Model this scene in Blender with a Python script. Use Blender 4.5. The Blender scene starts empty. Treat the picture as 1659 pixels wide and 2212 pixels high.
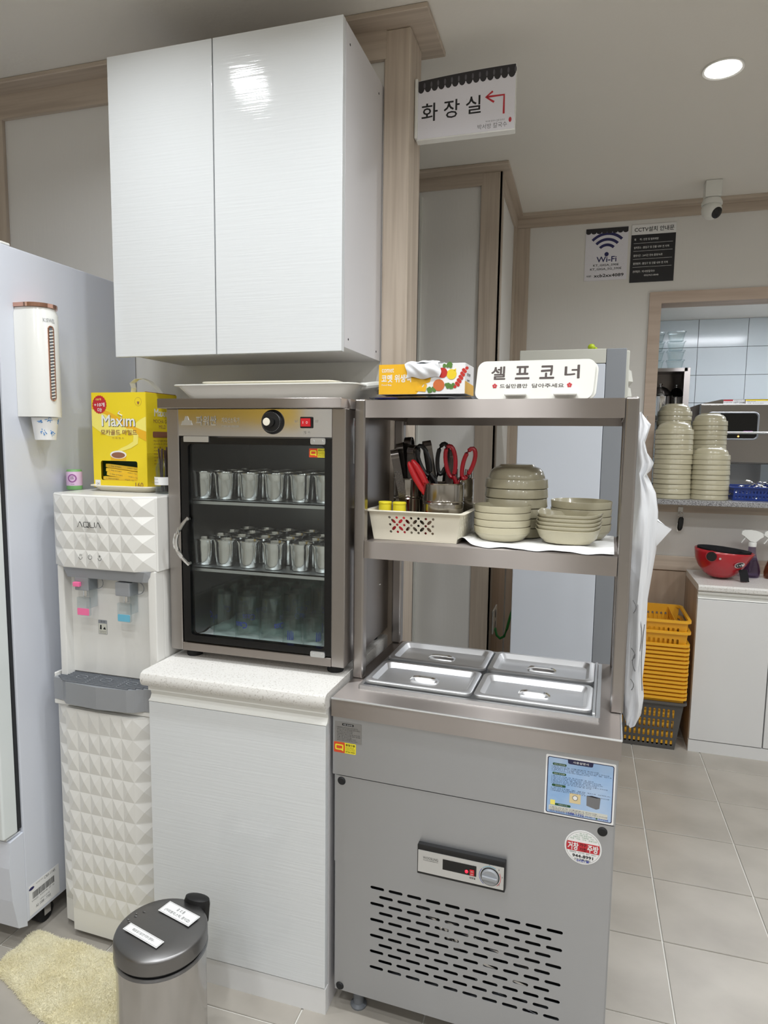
import bpy, bmesh, math, random
from mathutils import Vector, Matrix
random.seed(7)
S = bpy.context.scene
COL = S.collection
PI = math.pi

# ------------------------------------------------------------------ camera, world, exposure
cd = bpy.data.cameras.new('camera'); cam = bpy.data.objects.new('camera', cd); COL.objects.link(cam)
cd.sensor_fit = 'VERTICAL'; cd.sensor_height = 36.0; cd.lens = 36.0 * 1430 / 2212
cd.clip_start = 0.02; cd.clip_end = 60
cam.matrix_world = Matrix(((0.957616, -0.042808, 0.284849, 0.0),
                           (0.287776, 0.099204, -0.952546, 0.0),
                           (0.012518, 0.994146, 0.107319, 1.44),
                           (0, 0, 0, 1)))
S.camera = cam
w = bpy.data.worlds.new('world'); S.world = w; w.use_nodes = True
w.node_tree.nodes['Background'].inputs[0].default_value = (0.8, 0.86, 1.0, 1)
w.node_tree.nodes['Background'].inputs[1].default_value = 0.05
S.view_settings.view_transform = 'Standard'; S.view_settings.look = 'None'
S.view_settings.gamma = 1.0; S.view_settings.use_curve_mapping = False
S.view_settings.exposure = -0.14
LAMP_POWER = 6.2      # watts of each ceiling downlight
KITCHEN_POWER = 24.0
try:
    S.cycles.use_denoising = True
    S.cycles.max_bounces = 12; S.cycles.transparent_max_bounces = 24
    S.cycles.sample_clamp_indirect = 6.0
except Exception:
    pass

# ------------------------------------------------------------------ materials
def lin(c):
    return tuple(((v / 12.92) if v <= 0.04045 else ((v + 0.055) / 1.055) ** 2.4) for v in (x / 255 for x in c))
def mat(name, c, rough=0.5, metal=0.0, bump=None, var=None, coat=0.0, emit=0.0, alpha=None, aniso=None, spec=None):
    """c sRGB 0-255; bump=(scale xyz, strength, detail); var=(scale xyz, other colour, lo, hi)"""
    m = bpy.data.materials.new(name); m.use_nodes = True
    nt = m.node_tree; N = nt.nodes; L = nt.links; p = N['Principled BSDF']
    col = (*lin(c), 1)
    p.inputs['Base Color'].default_value = col
    p.inputs['Roughness'].default_value = rough; p.inputs['Metallic'].default_value = metal
    if coat: p.inputs['Coat Weight'].default_value = coat; p.inputs['Coat Roughness'].default_value = 0.06
    if spec is not None: p.inputs['Specular IOR Level'].default_value = spec
    if emit:
        p.inputs['Emission Color'].default_value = col; p.inputs['Emission Strength'].default_value = emit
    tc = None
    def noise(scale, detail=3.0):
        nonlocal tc
        if tc is None: tc = N.new('ShaderNodeTexCoord')
        mp = N.new('ShaderNodeMapping'); mp.inputs['Scale'].default_value = scale
        n = N.new('ShaderNodeTexNoise'); n.inputs['Scale'].default_value = 1.0; n.inputs['Detail'].default_value = detail
        L.new(tc.outputs['Object'], mp.inputs['Vector']); L.new(mp.outputs['Vector'], n.inputs['Vector'])
        return n
    if bump:
        n = noise(bump[0], bump[2] if len(bump) > 2 else 3.0)
        b = N.new('ShaderNodeBump'); b.inputs['Strength'].default_value = bump[1]; b.inputs['Distance'].default_value = 0.002
        L.new(n.outputs['Fac'], b.inputs['Height']); L.new(b.outputs['Normal'], p.inputs['Normal'])
    if var:
        n = noise(var[0], 4.0)
        r = N.new('ShaderNodeValToRGB'); r.color_ramp.elements[0].color = col; r.color_ramp.elements[1].color = (*lin(var[1]), 1)
        r.color_ramp.elements[0].position = var[2]; r.color_ramp.elements[1].position = var[3]
        L.new(n.outputs['Fac'], r.inputs['Fac']); L.new(r.outputs['Color'], p.inputs['Base Color'])
    if aniso:
        p.inputs['Anisotropic'].default_value = aniso[0]; p.inputs['Anisotropic Rotation'].default_value = 0.25
        vt = N.new('ShaderNodeVectorTransform'); vt.vector_type = 'VECTOR'; vt.convert_from = 'OBJECT'; vt.convert_to = 'WORLD'
        vt.inputs['Vector'].default_value = tuple(v if v else 0.02 + 0.01 * k for k, v in enumerate(aniso[1]))
        L.new(vt.outputs['Vector'], p.inputs['Tangent'])
    return m
def glass(name, tint, refl=1.0, rough=0.02, see=1.0):
    m = bpy.data.materials.new(name); m.use_nodes = True
    nt = m.node_tree; N = nt.nodes; L = nt.links; N.remove(N['Principled BSDF'])
    t = N.new('ShaderNodeBsdfTransparent'); t.inputs[0].default_value = (*[v * see for v in lin(tint)], 1)
    g = N.new('ShaderNodeBsdfGlossy'); g.inputs['Roughness'].default_value = rough
    lw = N.new('ShaderNodeLayerWeight'); lw.inputs['Blend'].default_value = 0.5
    pw = N.new('ShaderNodeMath'); pw.operation = 'POWER'; pw.inputs[1].default_value = 4.0
    f = N.new('ShaderNodeMath'); f.operation = 'MULTIPLY_ADD'; f.inputs[1].default_value = 0.7; f.inputs[2].default_value = 0.04 * refl
    L.new(lw.outputs['Facing'], pw.inputs[0]); L.new(pw.outputs[0], f.inputs[0])
    x = N.new('ShaderNodeMixShader')
    L.new(f.outputs[0], x.inputs[0]); L.new(t.outputs[0], x.inputs[1]); L.new(g.outputs[0], x.inputs[2])
    L.new(x.outputs[0], N['Material Output'].inputs['Surface'])
    return m
def woodmat(name, c, c2, axis):
    sc = [55, 55, 55]; sc[axis] = 2.2
    m = mat(name, c, 0.55, var=(tuple(sc), c2, 0.40, 0.66), bump=(tuple(v * 2 for v in sc), 0.12))
    return m
WD, WD2 = (200, 186, 170), (182, 167, 151)
M = dict(
    wall=mat('wallpaper', (231, 229, 225), 0.75, bump=((90, 90, 14), 0.25)),
    ceil=mat('ceiling_paper', (236, 232, 224), 0.8, bump=((70, 70, 70), 0.25)),
    wood_z=woodmat('oak_upright', WD, WD2, 2), wood_x=woodmat('oak_rail', WD, WD2, 0), wood_y=woodmat('oak_return', WD, WD2, 1),
    wood_dk=mat('oak_wainscot', (180, 162, 144), 0.55, var=((16, 16, 1.2), (166, 147, 128), 0.42, 0.66)),
    pink=mat('hatch_frame_wood', (203, 184, 168), 0.5, var=((3, 40, 40), (190, 170, 153), 0.4, 0.7)),
    tile=mat('floor_tile', (180, 174, 165), 0.36, var=((3.5, 5, 5), (164, 158, 149), 0.38, 0.68), bump=((30, 30, 30), 0.08)),
    grout=mat('grout', (226, 224, 218), 0.8),
    ktile=mat('kitchen_wall_tile', (214, 222, 226), 0.12), kgrout=mat('kitchen_grout', (96, 100, 104), 0.8),
    gloss=mat('white_gloss_board', (222, 225, 227), 0.075, bump=((7, 7, 190), 0.17, 2.0)),
    white=mat('white_board', (226, 226, 226), 0.45, bump=((60, 60, 60), 0.06)),
    lam=mat('white_laminate_side', (214, 212, 214), 0.55, bump=((120, 120, 120), 0.12)),
    stone=mat('speckled_worktop', (226, 224, 220), 0.35, var=((220, 220, 220), (176, 170, 162), 0.55, 0.75)),
    granite=mat('granite', (176, 176, 178), 0.3, var=((260, 260, 260), (92, 90, 92), 0.45, 0.6)),
    steel=mat('brushed_steel', (168, 161, 157), 0.33, 1.0, aniso=(1.0, (1, 0, 0))),
    steel_m=mat('matte_brushed_steel', (182, 184, 188), 0.40, 1.0, bump=((3, 120, 300), 0.04), aniso=(0.7, (1, 0, 0))),
    steel_y=mat('brushed_steel_upright', (174, 169, 166), 0.28, 1.0, aniso=(0.7, (0, 0, 1))),
    mirror=mat('polished_steel', (218, 216, 214), 0.09, 1.0, bump=((14, 14, 14), 0.02)),
    lidst=mat('satin_steel', (224, 226, 228), 0.36, 1.0),
    oven_st=mat('oven_steel', (158, 154, 151), 0.2, 1.0, bump=((5, 5, 1.5), 0.25)), bin_lid=mat('bin_lid_steel', (132, 131, 131), 0.34, 1.0, bump=((3, 200, 200), 0.03)), bin_can=mat('bin_can_steel', (192, 190, 188), 0.22, 1.0, bump=((60, 60, 2), 0.12)), banner=mat('yellow_banner', (236, 196, 60), 0.6), lid_st=mat('pan_lid_steel', (232, 233, 235), 0.46, 1.0), tong_st=mat('dark_tong_steel', (118, 113, 110), 0.22, 1.0), tin_st=mat('tin_steel', (176, 171, 164), 0.16, 1.0, bump=((40, 40, 2), 0.1)), cupst=mat('cup_steel', (232, 231, 229), 0.17, 1.0), dark_in=mat('dark_steel_liner', (140, 140, 142), 0.32, 1.0, bump=((8, 8, 8), 0.03)),
    chrome=mat('chrome', (225, 225, 225), 0.07, 1.0),
    rose=mat('rose_gold', (224, 176, 156), 0.12, 1.0),
    black=mat('black_plastic', (16, 16, 17), 0.4), blackg=mat('black_glass_paint', (8, 8, 9), 0.22),
    rubber=mat('rubber', (22, 22, 24), 0.7), ink=mat('black_ink', (28, 28, 30), 0.6), brown_ink=mat('brown_ink', (84, 74, 72), 0.6),
    grey_ink=mat('grey_ink', (120, 120, 122), 0.6), white_ink=mat('white_ink', (236, 236, 236), 0.6),
    pane=glass('door_glass', (243, 246, 246), 1.0), clear=glass('clear_glass', (240, 246, 246), 2.2), clearp=glass('clear_plastic', (242, 246, 248), 0.9, 0.08),
    tumbler=glass('tumbler_glass', (246, 250, 249), 1.15, 0.03), film=glass('thin_film', (214, 216, 220), 1.2, 0.15, 0.9),
    fridge=mat('fridge_white', (218, 222, 232), 0.32, bump=((160, 160, 160), 0.04)), fridge_d=mat('fridge_door_white', (226, 232, 232), 0.25),
    plas=mat('white_plastic', (236, 236, 232), 0.22), plas_m=mat('white_matte_plastic', (232, 232, 226), 0.4), cream=mat('cream_plastic', (236, 230, 212), 0.4),
    pearl=mat('pearl_plastic', (232, 231, 227), 0.22), silver=mat('silver_plastic', (160, 163, 168), 0.38, 0.25), silver_d=mat('grey_grille_plastic', (112, 116, 122), 0.45),
    pink_p=mat('pink_plastic', (250, 120, 170), 0.35), blue_p=mat('blue_plastic_tag', (112, 186, 214), 0.35),
    yellow=mat('yellow_card', (242, 216, 40), 0.4), yellow_l=mat('pale_yellow_print', (250, 236, 120), 0.4), orange=mat('orange_print', (240, 184, 40), 0.4),
    ystick=mat('yellow_sachet', (240, 196, 44), 0.3), red=mat('red_print', (196, 44, 56), 0.45), red_h=mat('red_plastic', (160, 18, 34), 0.3), red_hb=mat('bright_red_plastic', (206, 40, 48), 0.35),
    melamine=mat('beige_melamine', (194, 187, 161), 0.26, var=((420, 420, 420), (164, 154, 126), 0.64, 0.82), coat=0.35),
    paper=mat('white_paper', (240, 240, 240), 0.7), paper_w=mat('tissue', (244, 244, 244), 0.85, bump=((160, 160, 160), 0.5)),
    signw=mat('speckled_sign_print', (236, 235, 243), 0.5, var=((160, 160, 160), (190, 186, 190), 0.68, 0.8)),
    roofp=mat('roof_tile_print', (44, 42, 46), 0.5), roofp2=mat('roof_tile_print_light', (92, 90, 96), 0.5), navy=mat('navy_print', (40, 40, 96), 0.5),
    boardb=mat('black_board_print', (26, 26, 32), 0.4), blue_st=mat('sky_blue_print', (150, 186, 228), 0.4, var=((9, 9, 9), (190, 210, 236), 0.4, 0.7)),
    navy_st=mat('dark_navy_print', (36, 36, 74), 0.45), green_st=mat('dark_green_print', (40, 84, 50), 0.5), green_ink=mat('green_ink', (70, 140, 90), 0.6),
    blue_ink=mat('blue_ink', (50, 70, 170), 0.6), greyst=mat('clear_label_grey', (150, 149, 148), 0.35, 0.6), tan=mat('tan_print', (226, 206, 160), 0.5),
    yel_st=mat('bright_yellow_print', (236, 220, 50), 0.45), org_st=mat('orange_red_print', (214, 74, 40), 0.45),
    bluebag=mat('blue_print_film', (60, 64, 140), 0.25), blackf=mat('black_film', (30, 30, 34), 0.18),
    bagp=mat('white_bag_plastic', (236, 238, 242), 0.3),
    ac_grey=mat('cool_grey_plastic', (146, 150, 156), 0.5), ac_front=mat('pale_blue_white_panel', (224, 230, 240), 0.35), ac_top=mat('ivory_panel', (214, 214, 204), 0.45),
    ybask=mat('yellow_basket_plastic', (240, 178, 44), 0.35), gbask=mat('grey_basket_plastic', (88, 86, 84), 0.45), bbask=mat('blue_basket_plastic', (36, 62, 140), 0.35),
    helmet=mat('red_lacquer', (178, 30, 42), 0.22, coat=0.5), fabric=mat('black_padding', (20, 20, 24), 0.9),
    purple=glass('purple_bottle', (218, 210, 230), 1.3, 0.06), amber=glass('brown_bottle', (228, 206, 192), 1.3, 0.06),
    lamp=mat('led_disc', (255, 250, 244), 0.5, emit=14.0), klamp=mat('kitchen_led', (244, 248, 255), 0.5, emit=KITCHEN_POWER),
    led_red=mat('red_led', (255, 30, 50), 0.4, emit=3.0), led_or=mat('amber_led', (255, 190, 110), 0.4, emit=2.0), red_sw=mat('red_switch', (200, 36, 44), 0.3),
    mat_c=mat('cream_pile', (255, 249, 222), 0.95, bump=((420, 420, 420), 0.7, 4.0), var=((9, 9, 9), (246, 237, 200), 0.4, 0.7)),
    green=mat('green_plastic', (120, 176, 110), 0.4), lime=mat('lime_plastic', (180, 200, 40), 0.4), lilac=mat('lilac_label', (222, 190, 222), 0.5), violet=mat('violet_print', (150, 90, 150), 0.5),
    coffee=mat('coffee_print', (150, 100, 76), 0.5), strawb=mat('dark_straw', (66, 48, 46), 0.4), brownwood=mat('dark_wood', (96, 70, 56), 0.6),
    tom=mat('tomato_print', (196, 50, 40), 0.45), onion=mat('onion_print', (206, 110, 60), 0.45), lemon=mat('lemon_print', (240, 210, 50), 0.45), leaf=mat('broccoli_print', (90, 130, 60), 0.5),
    shadowgap=mat('dark_void', (30, 30, 31), 0.8), cable=mat('green_cable', (40, 130, 60), 0.5), seal=mat('door_gasket', (36, 38, 42), 0.6), blueflower=mat('blue_flower_print', (90, 150, 210), 0.6),
)

# ------------------------------------------------------------------ mesh helpers
class MB:
    def __init__(s): s.b = bmesh.new(); s.wn = False; s.texts = []
    def _x(s, verts, T):
        if T is not None: bmesh.ops.transform(s.b, matrix=T, verts=verts)
    def box(s, x0, x1, y0, y1, z0, z1, bev=0.0, seg=2, T=None):
        r = bmesh.ops.create_cube(s.b, size=1.0, matrix=Matrix.Translation(((x0 + x1) / 2, (y0 + y1) / 2, (z0 + z1) / 2)) @ Matrix.Diagonal((abs(x1 - x0), abs(y1 - y0), abs(z1 - z0), 1)))
        vs = r['verts']
        if bev:
            s.wn = True
            es = list({e for v in vs for e in v.link_edges})
            rr = bmesh.ops.bevel(s.b, geom=es, offset=bev, segments=seg, profile=0.5, affect='EDGES')
            vs = list({v for f in rr['faces'] for v in f.verts} | {v for v in vs if v.is_valid})
        s._x(vs, T); return s
    def lathe(s, prof, n=24, c=(0, 0, 0), T=None, sx=1.0, sy=1.0):
        rings = []; allv = []
        for r, z in prof:
            if r < 1e-6:
                v = s.b.verts.new((c[0], c[1], c[2] + z)); rings.append([v]); allv.append(v)
            else:
                ring = [s.b.verts.new((c[0] + sx * r * math.cos(2 * PI * k / n), c[1] + sy * r * math.sin(2 * PI * k / n), c[2] + z)) for k in range(n)]
                rings.append(ring); allv += ring
        for a, b in zip(rings, rings[1:]):
            for k in range(n):
                q = (k + 1) % n
                if len(a) == 1 and len(b) == 1: continue
                if len(a) == 1: s.b.faces.new((a[0], b[k], b[q]))
                elif len(b) == 1: s.b.faces.new((a[k], b[0], a[q]))
                else: s.b.faces.new((a[k], b[k], b[q], a[q]))
        s._x(allv, T); return s
    def cyl(s, p0, p1, r, n=16, r1=None):
        p0, p1 = Vector(p0), Vector(p1); d = p1 - p0; L = d.length
        T = Matrix.Translation(p0) @ d.to_track_quat('Z', 'Y').to_matrix().to_4x4()
        return s.lathe([(0, 0), (r, 0), (r if r1 is None else r1, L), (0, L)], n, T=T)
    def tube(s, pts, r, n=8, closed=False, flat=1.0, up=None):
        pts = [Vector(p) for p in pts]; rings = []; m = len(pts)
        for i, p in enumerate(pts):
            if closed: d = pts[(i + 1) % m] - pts[i - 1]
            else: d = pts[min(i + 1, m - 1)] - pts[max(i - 1, 0)]
            d.normalize()
            u = Vector(up) if up else (Vector((0, 0, 1)) if abs(d.z) < 0.9 else Vector((1, 0, 0)))
            a = d.cross(u).normalized(); b = a.cross(d).normalized()
            rr = r[i] if isinstance(r, (list, tuple)) else r
            rings.append([s.b.verts.new(p + a * rr * math.cos(2 * PI * k / n) * flat + b * rr * math.sin(2 * PI * k / n)) for k in range(n)])
        pr = list(zip(rings, rings[1:])) + ([(rings[-1], rings[0])] if closed else [])
        for a, b in pr:
            for k in range(n): s.b.faces.new((a[k], b[k], b[(k + 1) % n], a[(k + 1) % n]))
        if not closed:
            s.b.faces.new(rings[0]); s.b.faces.new(rings[-1])
        return s
    def strip(s, pts, wv, th):
        """flat band following pts; wv = half width vector, th = thickness"""
        pts = [Vector(p) for p in pts]; wv = Vector(wv); rings = []
        for i, p in enumerate(pts):
            d = (pts[min(i + 1, len(pts) - 1)] - pts[max(i - 1, 0)]).normalized()
            nrm = d.cross(wv).normalized() * th / 2
            rings.append([s.b.verts.new(q) for q in (p - wv - nrm, p + wv - nrm, p + wv + nrm, p - wv + nrm)])
        for a, b in zip(rings, rings[1:]):
            for k in range(4): s.b.faces.new((a[k], b[k], b[(k + 1) % 4], a[(k + 1) % 4]))
        s.b.faces.new(rings[0]); s.b.faces.new(rings[-1]); return s
    def prism(s, poly, y0, y1, T=None):
        """poly in x,z extruded from y0 to y1"""
        a = [s.b.verts.new((x, y0, z)) for x, z in poly]; b = [s.b.verts.new((x, y1, z)) for x, z in poly]; n = len(poly)
        s.b.faces.new(a); s.b.faces.new(b[::-1])
        for k in range(n): s.b.faces.new((a[k], b[k], b[(k + 1) % n], a[(k + 1) % n]))
        s._x(a + b, T); return s
    def loft(s, rings, caps=True, T=None):
        R = [[s.b.verts.new(p) for p in r] for r in rings]; n = len(R[0])
        for a, b in zip(R, R[1:]):
            for k in range(n): s.b.faces.new((a[k], b[k], b[(k + 1) % n], a[(k + 1) % n]))
        if caps: s.b.faces.new(R[0]); s.b.faces.new(R[-1][::-1])
        s._x([v for r in R for v in r], T); return s
    def grid(s, fn, nu, nv):
        V = [[s.b.verts.new(fn(i / nu, j / nv)) for j in range(nv + 1)] for i in range(nu + 1)]
        for i in range(nu):
            for j in range(nv): s.b.faces.new((V[i][j], V[i + 1][j], V[i + 1][j + 1], V[i][j + 1]))
        return s
    def ball(s, c, r, n=16, sc=(1, 1, 1)):
        bmesh.ops.create_uvsphere(s.b, u_segments=n, v_segments=max(6, n // 2), radius=1.0, matrix=Matrix.Translation(c) @ Matrix.Diagonal((r * sc[0], r * sc[1], r * sc[2], 1))); return s
    def disc(s, c, r, y, n=24, th=0.0006, sx=1.0):
        return s.prism([(c[0] + r * sx * math.cos(2 * PI * k / n), c[1] + r * math.sin(2 * PI * k / n)) for k in range(n)], y, y - th)
    def txt(s, string, x0, x1, z0, z1, y, bold=0.0, T=None, warp=None):
        """flat lettering fitted into x0..x1, z0..z1 (z1 None keeps the aspect); the outlines are made in one go at the end"""
        s.texts.append((string, x0, x1, z0, z1, y, bold, T, warp)); return s
PENDING = []
def fill_texts():
    tab = {t_[0]: ([], [], {}) for me, texts in PENDING for t_ in texts}; keys = list(tab)
    cu = bpy.data.curves.new('lettering_source', 'FONT'); cu.body = '\n'.join(keys); cu.resolution_u = 2; cu.fill_mode = 'FRONT'; cu.space_line = 3.0
    o = bpy.data.objects.new('lettering_source', cu); me = o.to_mesh()
    V = [(v.co.x, v.co.y) for v in me.vertices]
    for p in me.polygons:
        ids = list(p.vertices); row = int(math.floor((1.5 - V[ids[0]][1]) / 3.0))
        vs, fs, mp = tab[keys[min(max(row, 0), len(keys) - 1)]]
        f = []
        for i in ids:
            if i not in mp: mp[i] = len(vs); vs.append((V[i][0], V[i][1] + 3.0 * row))
            f.append(mp[i])
        fs.append(f)
    o.to_mesh_clear(); bpy.data.objects.remove(o); bpy.data.curves.remove(cu)
    for me, texts in PENDING:
        b = bmesh.new(); b.from_mesh(me)
        for string, x0, x1, z0, z1, y, bold, T, warp in texts:
            vs, fs, _ = tab[string]
            if not vs: continue
            if bold:      # heavier strokes: the outline drawn again a little to each side
                d = bold * 0.75; n = len(vs); v0, f0 = vs, fs; vs, fs = [], []
                for k, (ax, az) in enumerate(((d, 0), (-d, 0), (0, d), (0, -d), (d * .7, d * .7), (-d * .7, -d * .7))):
                    vs = vs + [(x + ax, z + az, k * 2.5e-5) for x, z in v0]; fs = fs + [[i + k * n for i in f] for f in f0]
            mx0 = min(v[0] for v in vs); mx1 = max(v[0] for v in vs); mz0 = min(v[1] for v in vs); mz1 = max(v[1] for v in vs)
            sx = (x1 - x0) / (mx1 - mx0); sz = (z1 - z0) / (mz1 - mz0) if z1 is not None else sx
            nv = []
            for v in vs:
                p = Vector((x0 + (v[0] - mx0) * sx, y - (v[2] if len(v) > 2 else 0), z0 + (v[1] - mz0) * sz))
                if warp: p = Vector(warp(p))
                if T is not None: p = T @ p
                nv.append(b.verts.new(p))
            for f in fs:
                try: b.faces.new([nv[i] for i in f])
                except ValueError: pass
        b.to_mesh(me); b.free()
def rrect(x0, x1, z0, z1, r, n=5):
    out = []
    for cx, cz, a0 in ((x1 - r, z1 - r, 0), (x0 + r, z1 - r, 90), (x0 + r, z0 + r, 180), (x1 - r, z0 + r, 270)):
        for k in range(n + 1):
            a = math.radians(a0 + 90 * k / n); out.append((cx + r * math.cos(a), cz + r * math.sin(a)))
    return out
def ring_xy(x0, x1, y0, y1, z, r, n=4): return [(x, y, z) for x, y in rrect(x0, x1, y0, y1, r, n)]

def part(name, mb, material, parent=None, smooth=35, kind=None, label=None):
    me = bpy.data.meshes.new(name)
    bmesh.ops.recalc_face_normals(mb.b, faces=mb.b.faces)
    mb.b.to_mesh(me); mb.b.free()
    if mb.texts: PENDING.append((me, mb.texts))
    me.materials.append(M[material] if isinstance(material, str) else material)
    if smooth:
        for p in me.polygons: p.use_smooth = True
        me.set_sharp_from_angle(angle=math.radians(smooth))
    o = bpy.data.objects.new(name, me); COL.objects.link(o)
    if smooth and mb.wn:
        wn = o.modifiers.new('weighted_normals', 'WEIGHTED_NORMAL'); wn.keep_sharp = True; wn.weight = 100
    if parent: o.parent = parent
    if kind: o['kind'] = kind
    if label: o['label'] = label
    return o
def tag(o, label, cat, group=None):
    o['label'] = label; o['category'] = cat
    if group: o['group'] = group
    return o
def thing(name, label, cat, loc=(0, 0, 0), rz=0.0, group=None, rot=None):
    o = bpy.data.objects.new(name, None); COL.objects.link(o); o.empty_display_size = 0.05
    o.location = loc; o.rotation_euler = rot if rot else (0, 0, rz)
    return tag(o, label, cat, group)
def copy_thing(src, loc, rot, label, group=None):
    r = src.copy(); COL.objects.link(r); r.location = loc; r.rotation_euler = rot; r['label'] = label
    if group: r['group'] = group
    for ch in list(src.children):
        c = ch.copy(); COL.objects.link(c); c.parent = r
        for g in list(ch.children):
            d = g.copy(); COL.objects.link(d); d.parent = c
    return r
def struct(name, mb, material, parent=None, smooth=None):
    o = part(name, mb, material, parent, smooth)
    if parent is None: o['kind'] = 'structure'
    return o
ORD = ['first', 'second', 'third', 'fourth', 'fifth', 'sixth', 'seventh', 'eighth', 'ninth', 'tenth', 'eleventh', 'twelfth', 'thirteenth', 'fourteenth', 'fifteenth', 'sixteenth', 'seventeenth', 'eighteenth', 'nineteenth']
def from_top(k): return 'topmost' if k == 0 else ORD[k] + ' from the top'

# ------------------------------------------------------------------ room shell
CZ = 2.612
floor = struct('floor', MB().box(-3.4, 3.2, -9.2, 6.0, -0.12, -0.004), 'grout')
TX0, TY0, TW, TD = 0.281, 1.653, 0.302, 0.2945
near = None; far = MB()
for i in range(-12, 10):
    for j in range(-36, 8):
        x, y = TX0 + i * TW, TY0 + j * TD
        if -6 <= i <= 4 and -4 <= j <= 6:
            if near is None:
                near = MB().box(-TW / 2 + 0.0022, TW / 2 - 0.0022, -TD / 2 + 0.0022, TD / 2 - 0.0022, -0.012, 0.0, 0.0012, 1)
                o = part('tile', near, 'tile', floor, None); near = o
            else:
                o = near.copy(); COL.objects.link(o); o.parent = floor
            o.location = (x + TW / 2, y + TD / 2, 0)
        else:
            far.box(x + 0.0022, x + TW - 0.0022, y + 0.0022, y + TD - 0.0022, -0.012, 0)
part('tile_field', far, 'tile', floor, None, 'stuff')
struct('ceiling', MB().box(-3.4, 3.2, -9.2, 3.80, CZ, CZ + 0.1), 'ceil')
struct('wall_left', MB().box(-3.5, -3.4, -9.2, 3.8, 0, CZ), 'wall')
struct('wall_right', MB().box(3.2, 3.3, -9.2, 3.8, 0, CZ), 'wall')
struct('wall_front', MB().box(-3.5, 3.3, -9.3, -9.2, 0, CZ), 'wall')
struct('wall_back', MB().box(-3.4, -0.59, 1.937, 2.044, 0, CZ), 'wall')
# end post of the partition, the corner board at its left and the crown that wraps it
struct('trim_1', MB().box(-0.592, -0.515, 1.925, 2.056, 0, CZ - 0.015, 0.003, 1), 'wood_z')
struct('trim_2', MB().box(-2.12, -1.965, 1.924, 1.9365, 0, 2.53), 'wood_z')
struct('trim_3', MB().box(-3.4, -0.585, 1.922, 1.9365, 2.52, CZ - 0.015), 'wood_x')
struct('trim_4', MB().box(-3.4, -0.451, 1.857, 2.10, CZ - 0.015, CZ - 0.0005, 0.002, 1), 'wood_x')
# wall of the passage with its outer corner, then the far wall with the kitchen hatch
struct('wall_passage', MB().box(-3.4, -0.395, 3.01, 3.68, 0, CZ), 'wall')
struct('trim_5', MB().box(-0.475, -0.382, 2.998, 3.0095, 0, CZ - 0.015, 0.002, 1), 'wood_z')
struct('trim_6', MB().box(-0.3945, -0.382, 2.998, 3.06, 0, CZ - 0.015, 0.002, 1), 'wood_z')
struct('trim_7', MB().box(-3.4, -0.47, 2.996, 3.0095, 2.545, CZ - 0.015), 'wood_x')
struct('trim_8', MB().box(-3.4, -0.35, 2.93, 3.0095, CZ - 0.015, CZ - 0.0005, 0.002, 1), 'wood_x')
struct('trim_9', MB().box(-0.3945, -0.35, 3.0095, 3.60, CZ - 0.015, CZ - 0.0005), 'wood_y')
struct('trim_10', MB().box(-0.3945, -0.381, 3.06, 3.68, 2.545, CZ - 0.015), 'wood_y')
struct('trim_11', MB().box(-0.3945, -0.383, 3.60, 3.6795, 0.87, 2.545), 'wood_z')
struct('trim_12', MB().box(-0.383, -0.317, 3.668, 3.6795, 0.87, 2.556), 'wood_z')
struct('trim_13', MB().box(-0.3945, 3.2, 3.665, 3.6795, 2.557, CZ - 0.015), 'wood_x')
struct('trim_14', MB().box(-0.3945, 3.2, 3.60, 3.6795, CZ - 0.015, CZ - 0.0005), 'wood_x')
struct('trim_15', MB().box(-0.3945, -0.384, 3.065, 3.60, 0.0, 0.87), 'wood_dk')
struct('trim_16', MB().box(-0.383, 3.2, 3.662, 3.6795, 0.79, 0.866, 0.003, 1), 'wood_x')
struct('trim_17', MB().box(-0.383, 3.2, 3.668, 3.6795, 0.0, 0.787), 'wood_dk')
struct('trim_18', MB().box(-0.745, -0.735, 2.985, 3.0095, 0, 2.52), 'plas_m')
HX0, HX1, HZ0, HZ1 = 0.342, 1.75, 1.145, 2.142
wf = MB(); wf.box(-0.40, HX0, 3.68, 3.80, 0, CZ); wf.box(HX1, 3.3, 3.68, 3.80, 0, CZ); wf.box(HX0, HX1, 3.68, 3.80, 0, HZ0); wf.box(HX0, HX1, 3.68, 3.80, HZ1, CZ)
struct('wall_far', wf, 'wall')
hw = struct('window_1', MB().prism([(HX0 - 0.056, HZ0), (HX0, HZ0), (HX0, HZ1), (HX0 - 0.056, HZ1 + 0.056)], 3.664, 3.80), 'pink')
part('head_casing', MB().prism([(HX0, HZ1), (HX1, HZ1), (HX1 + 0.056, HZ1 + 0.056), (HX0 - 0.056, HZ1 + 0.056)], 3.664, 3.80), 'pink', hw, None)
part('side_casing', MB().prism([(HX1, HZ0), (HX1 + 0.056, HZ0), (HX1 + 0.056, HZ1 + 0.056), (HX1, HZ1)], 3.664, 3.80), 'pink', hw, None)
part('sill_apron', MB().box(HX0 - 0.056, HX1 + 0.056, 3.655, 3.6795, 1.095, 1.144), 'wood_x', hw, None)
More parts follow.
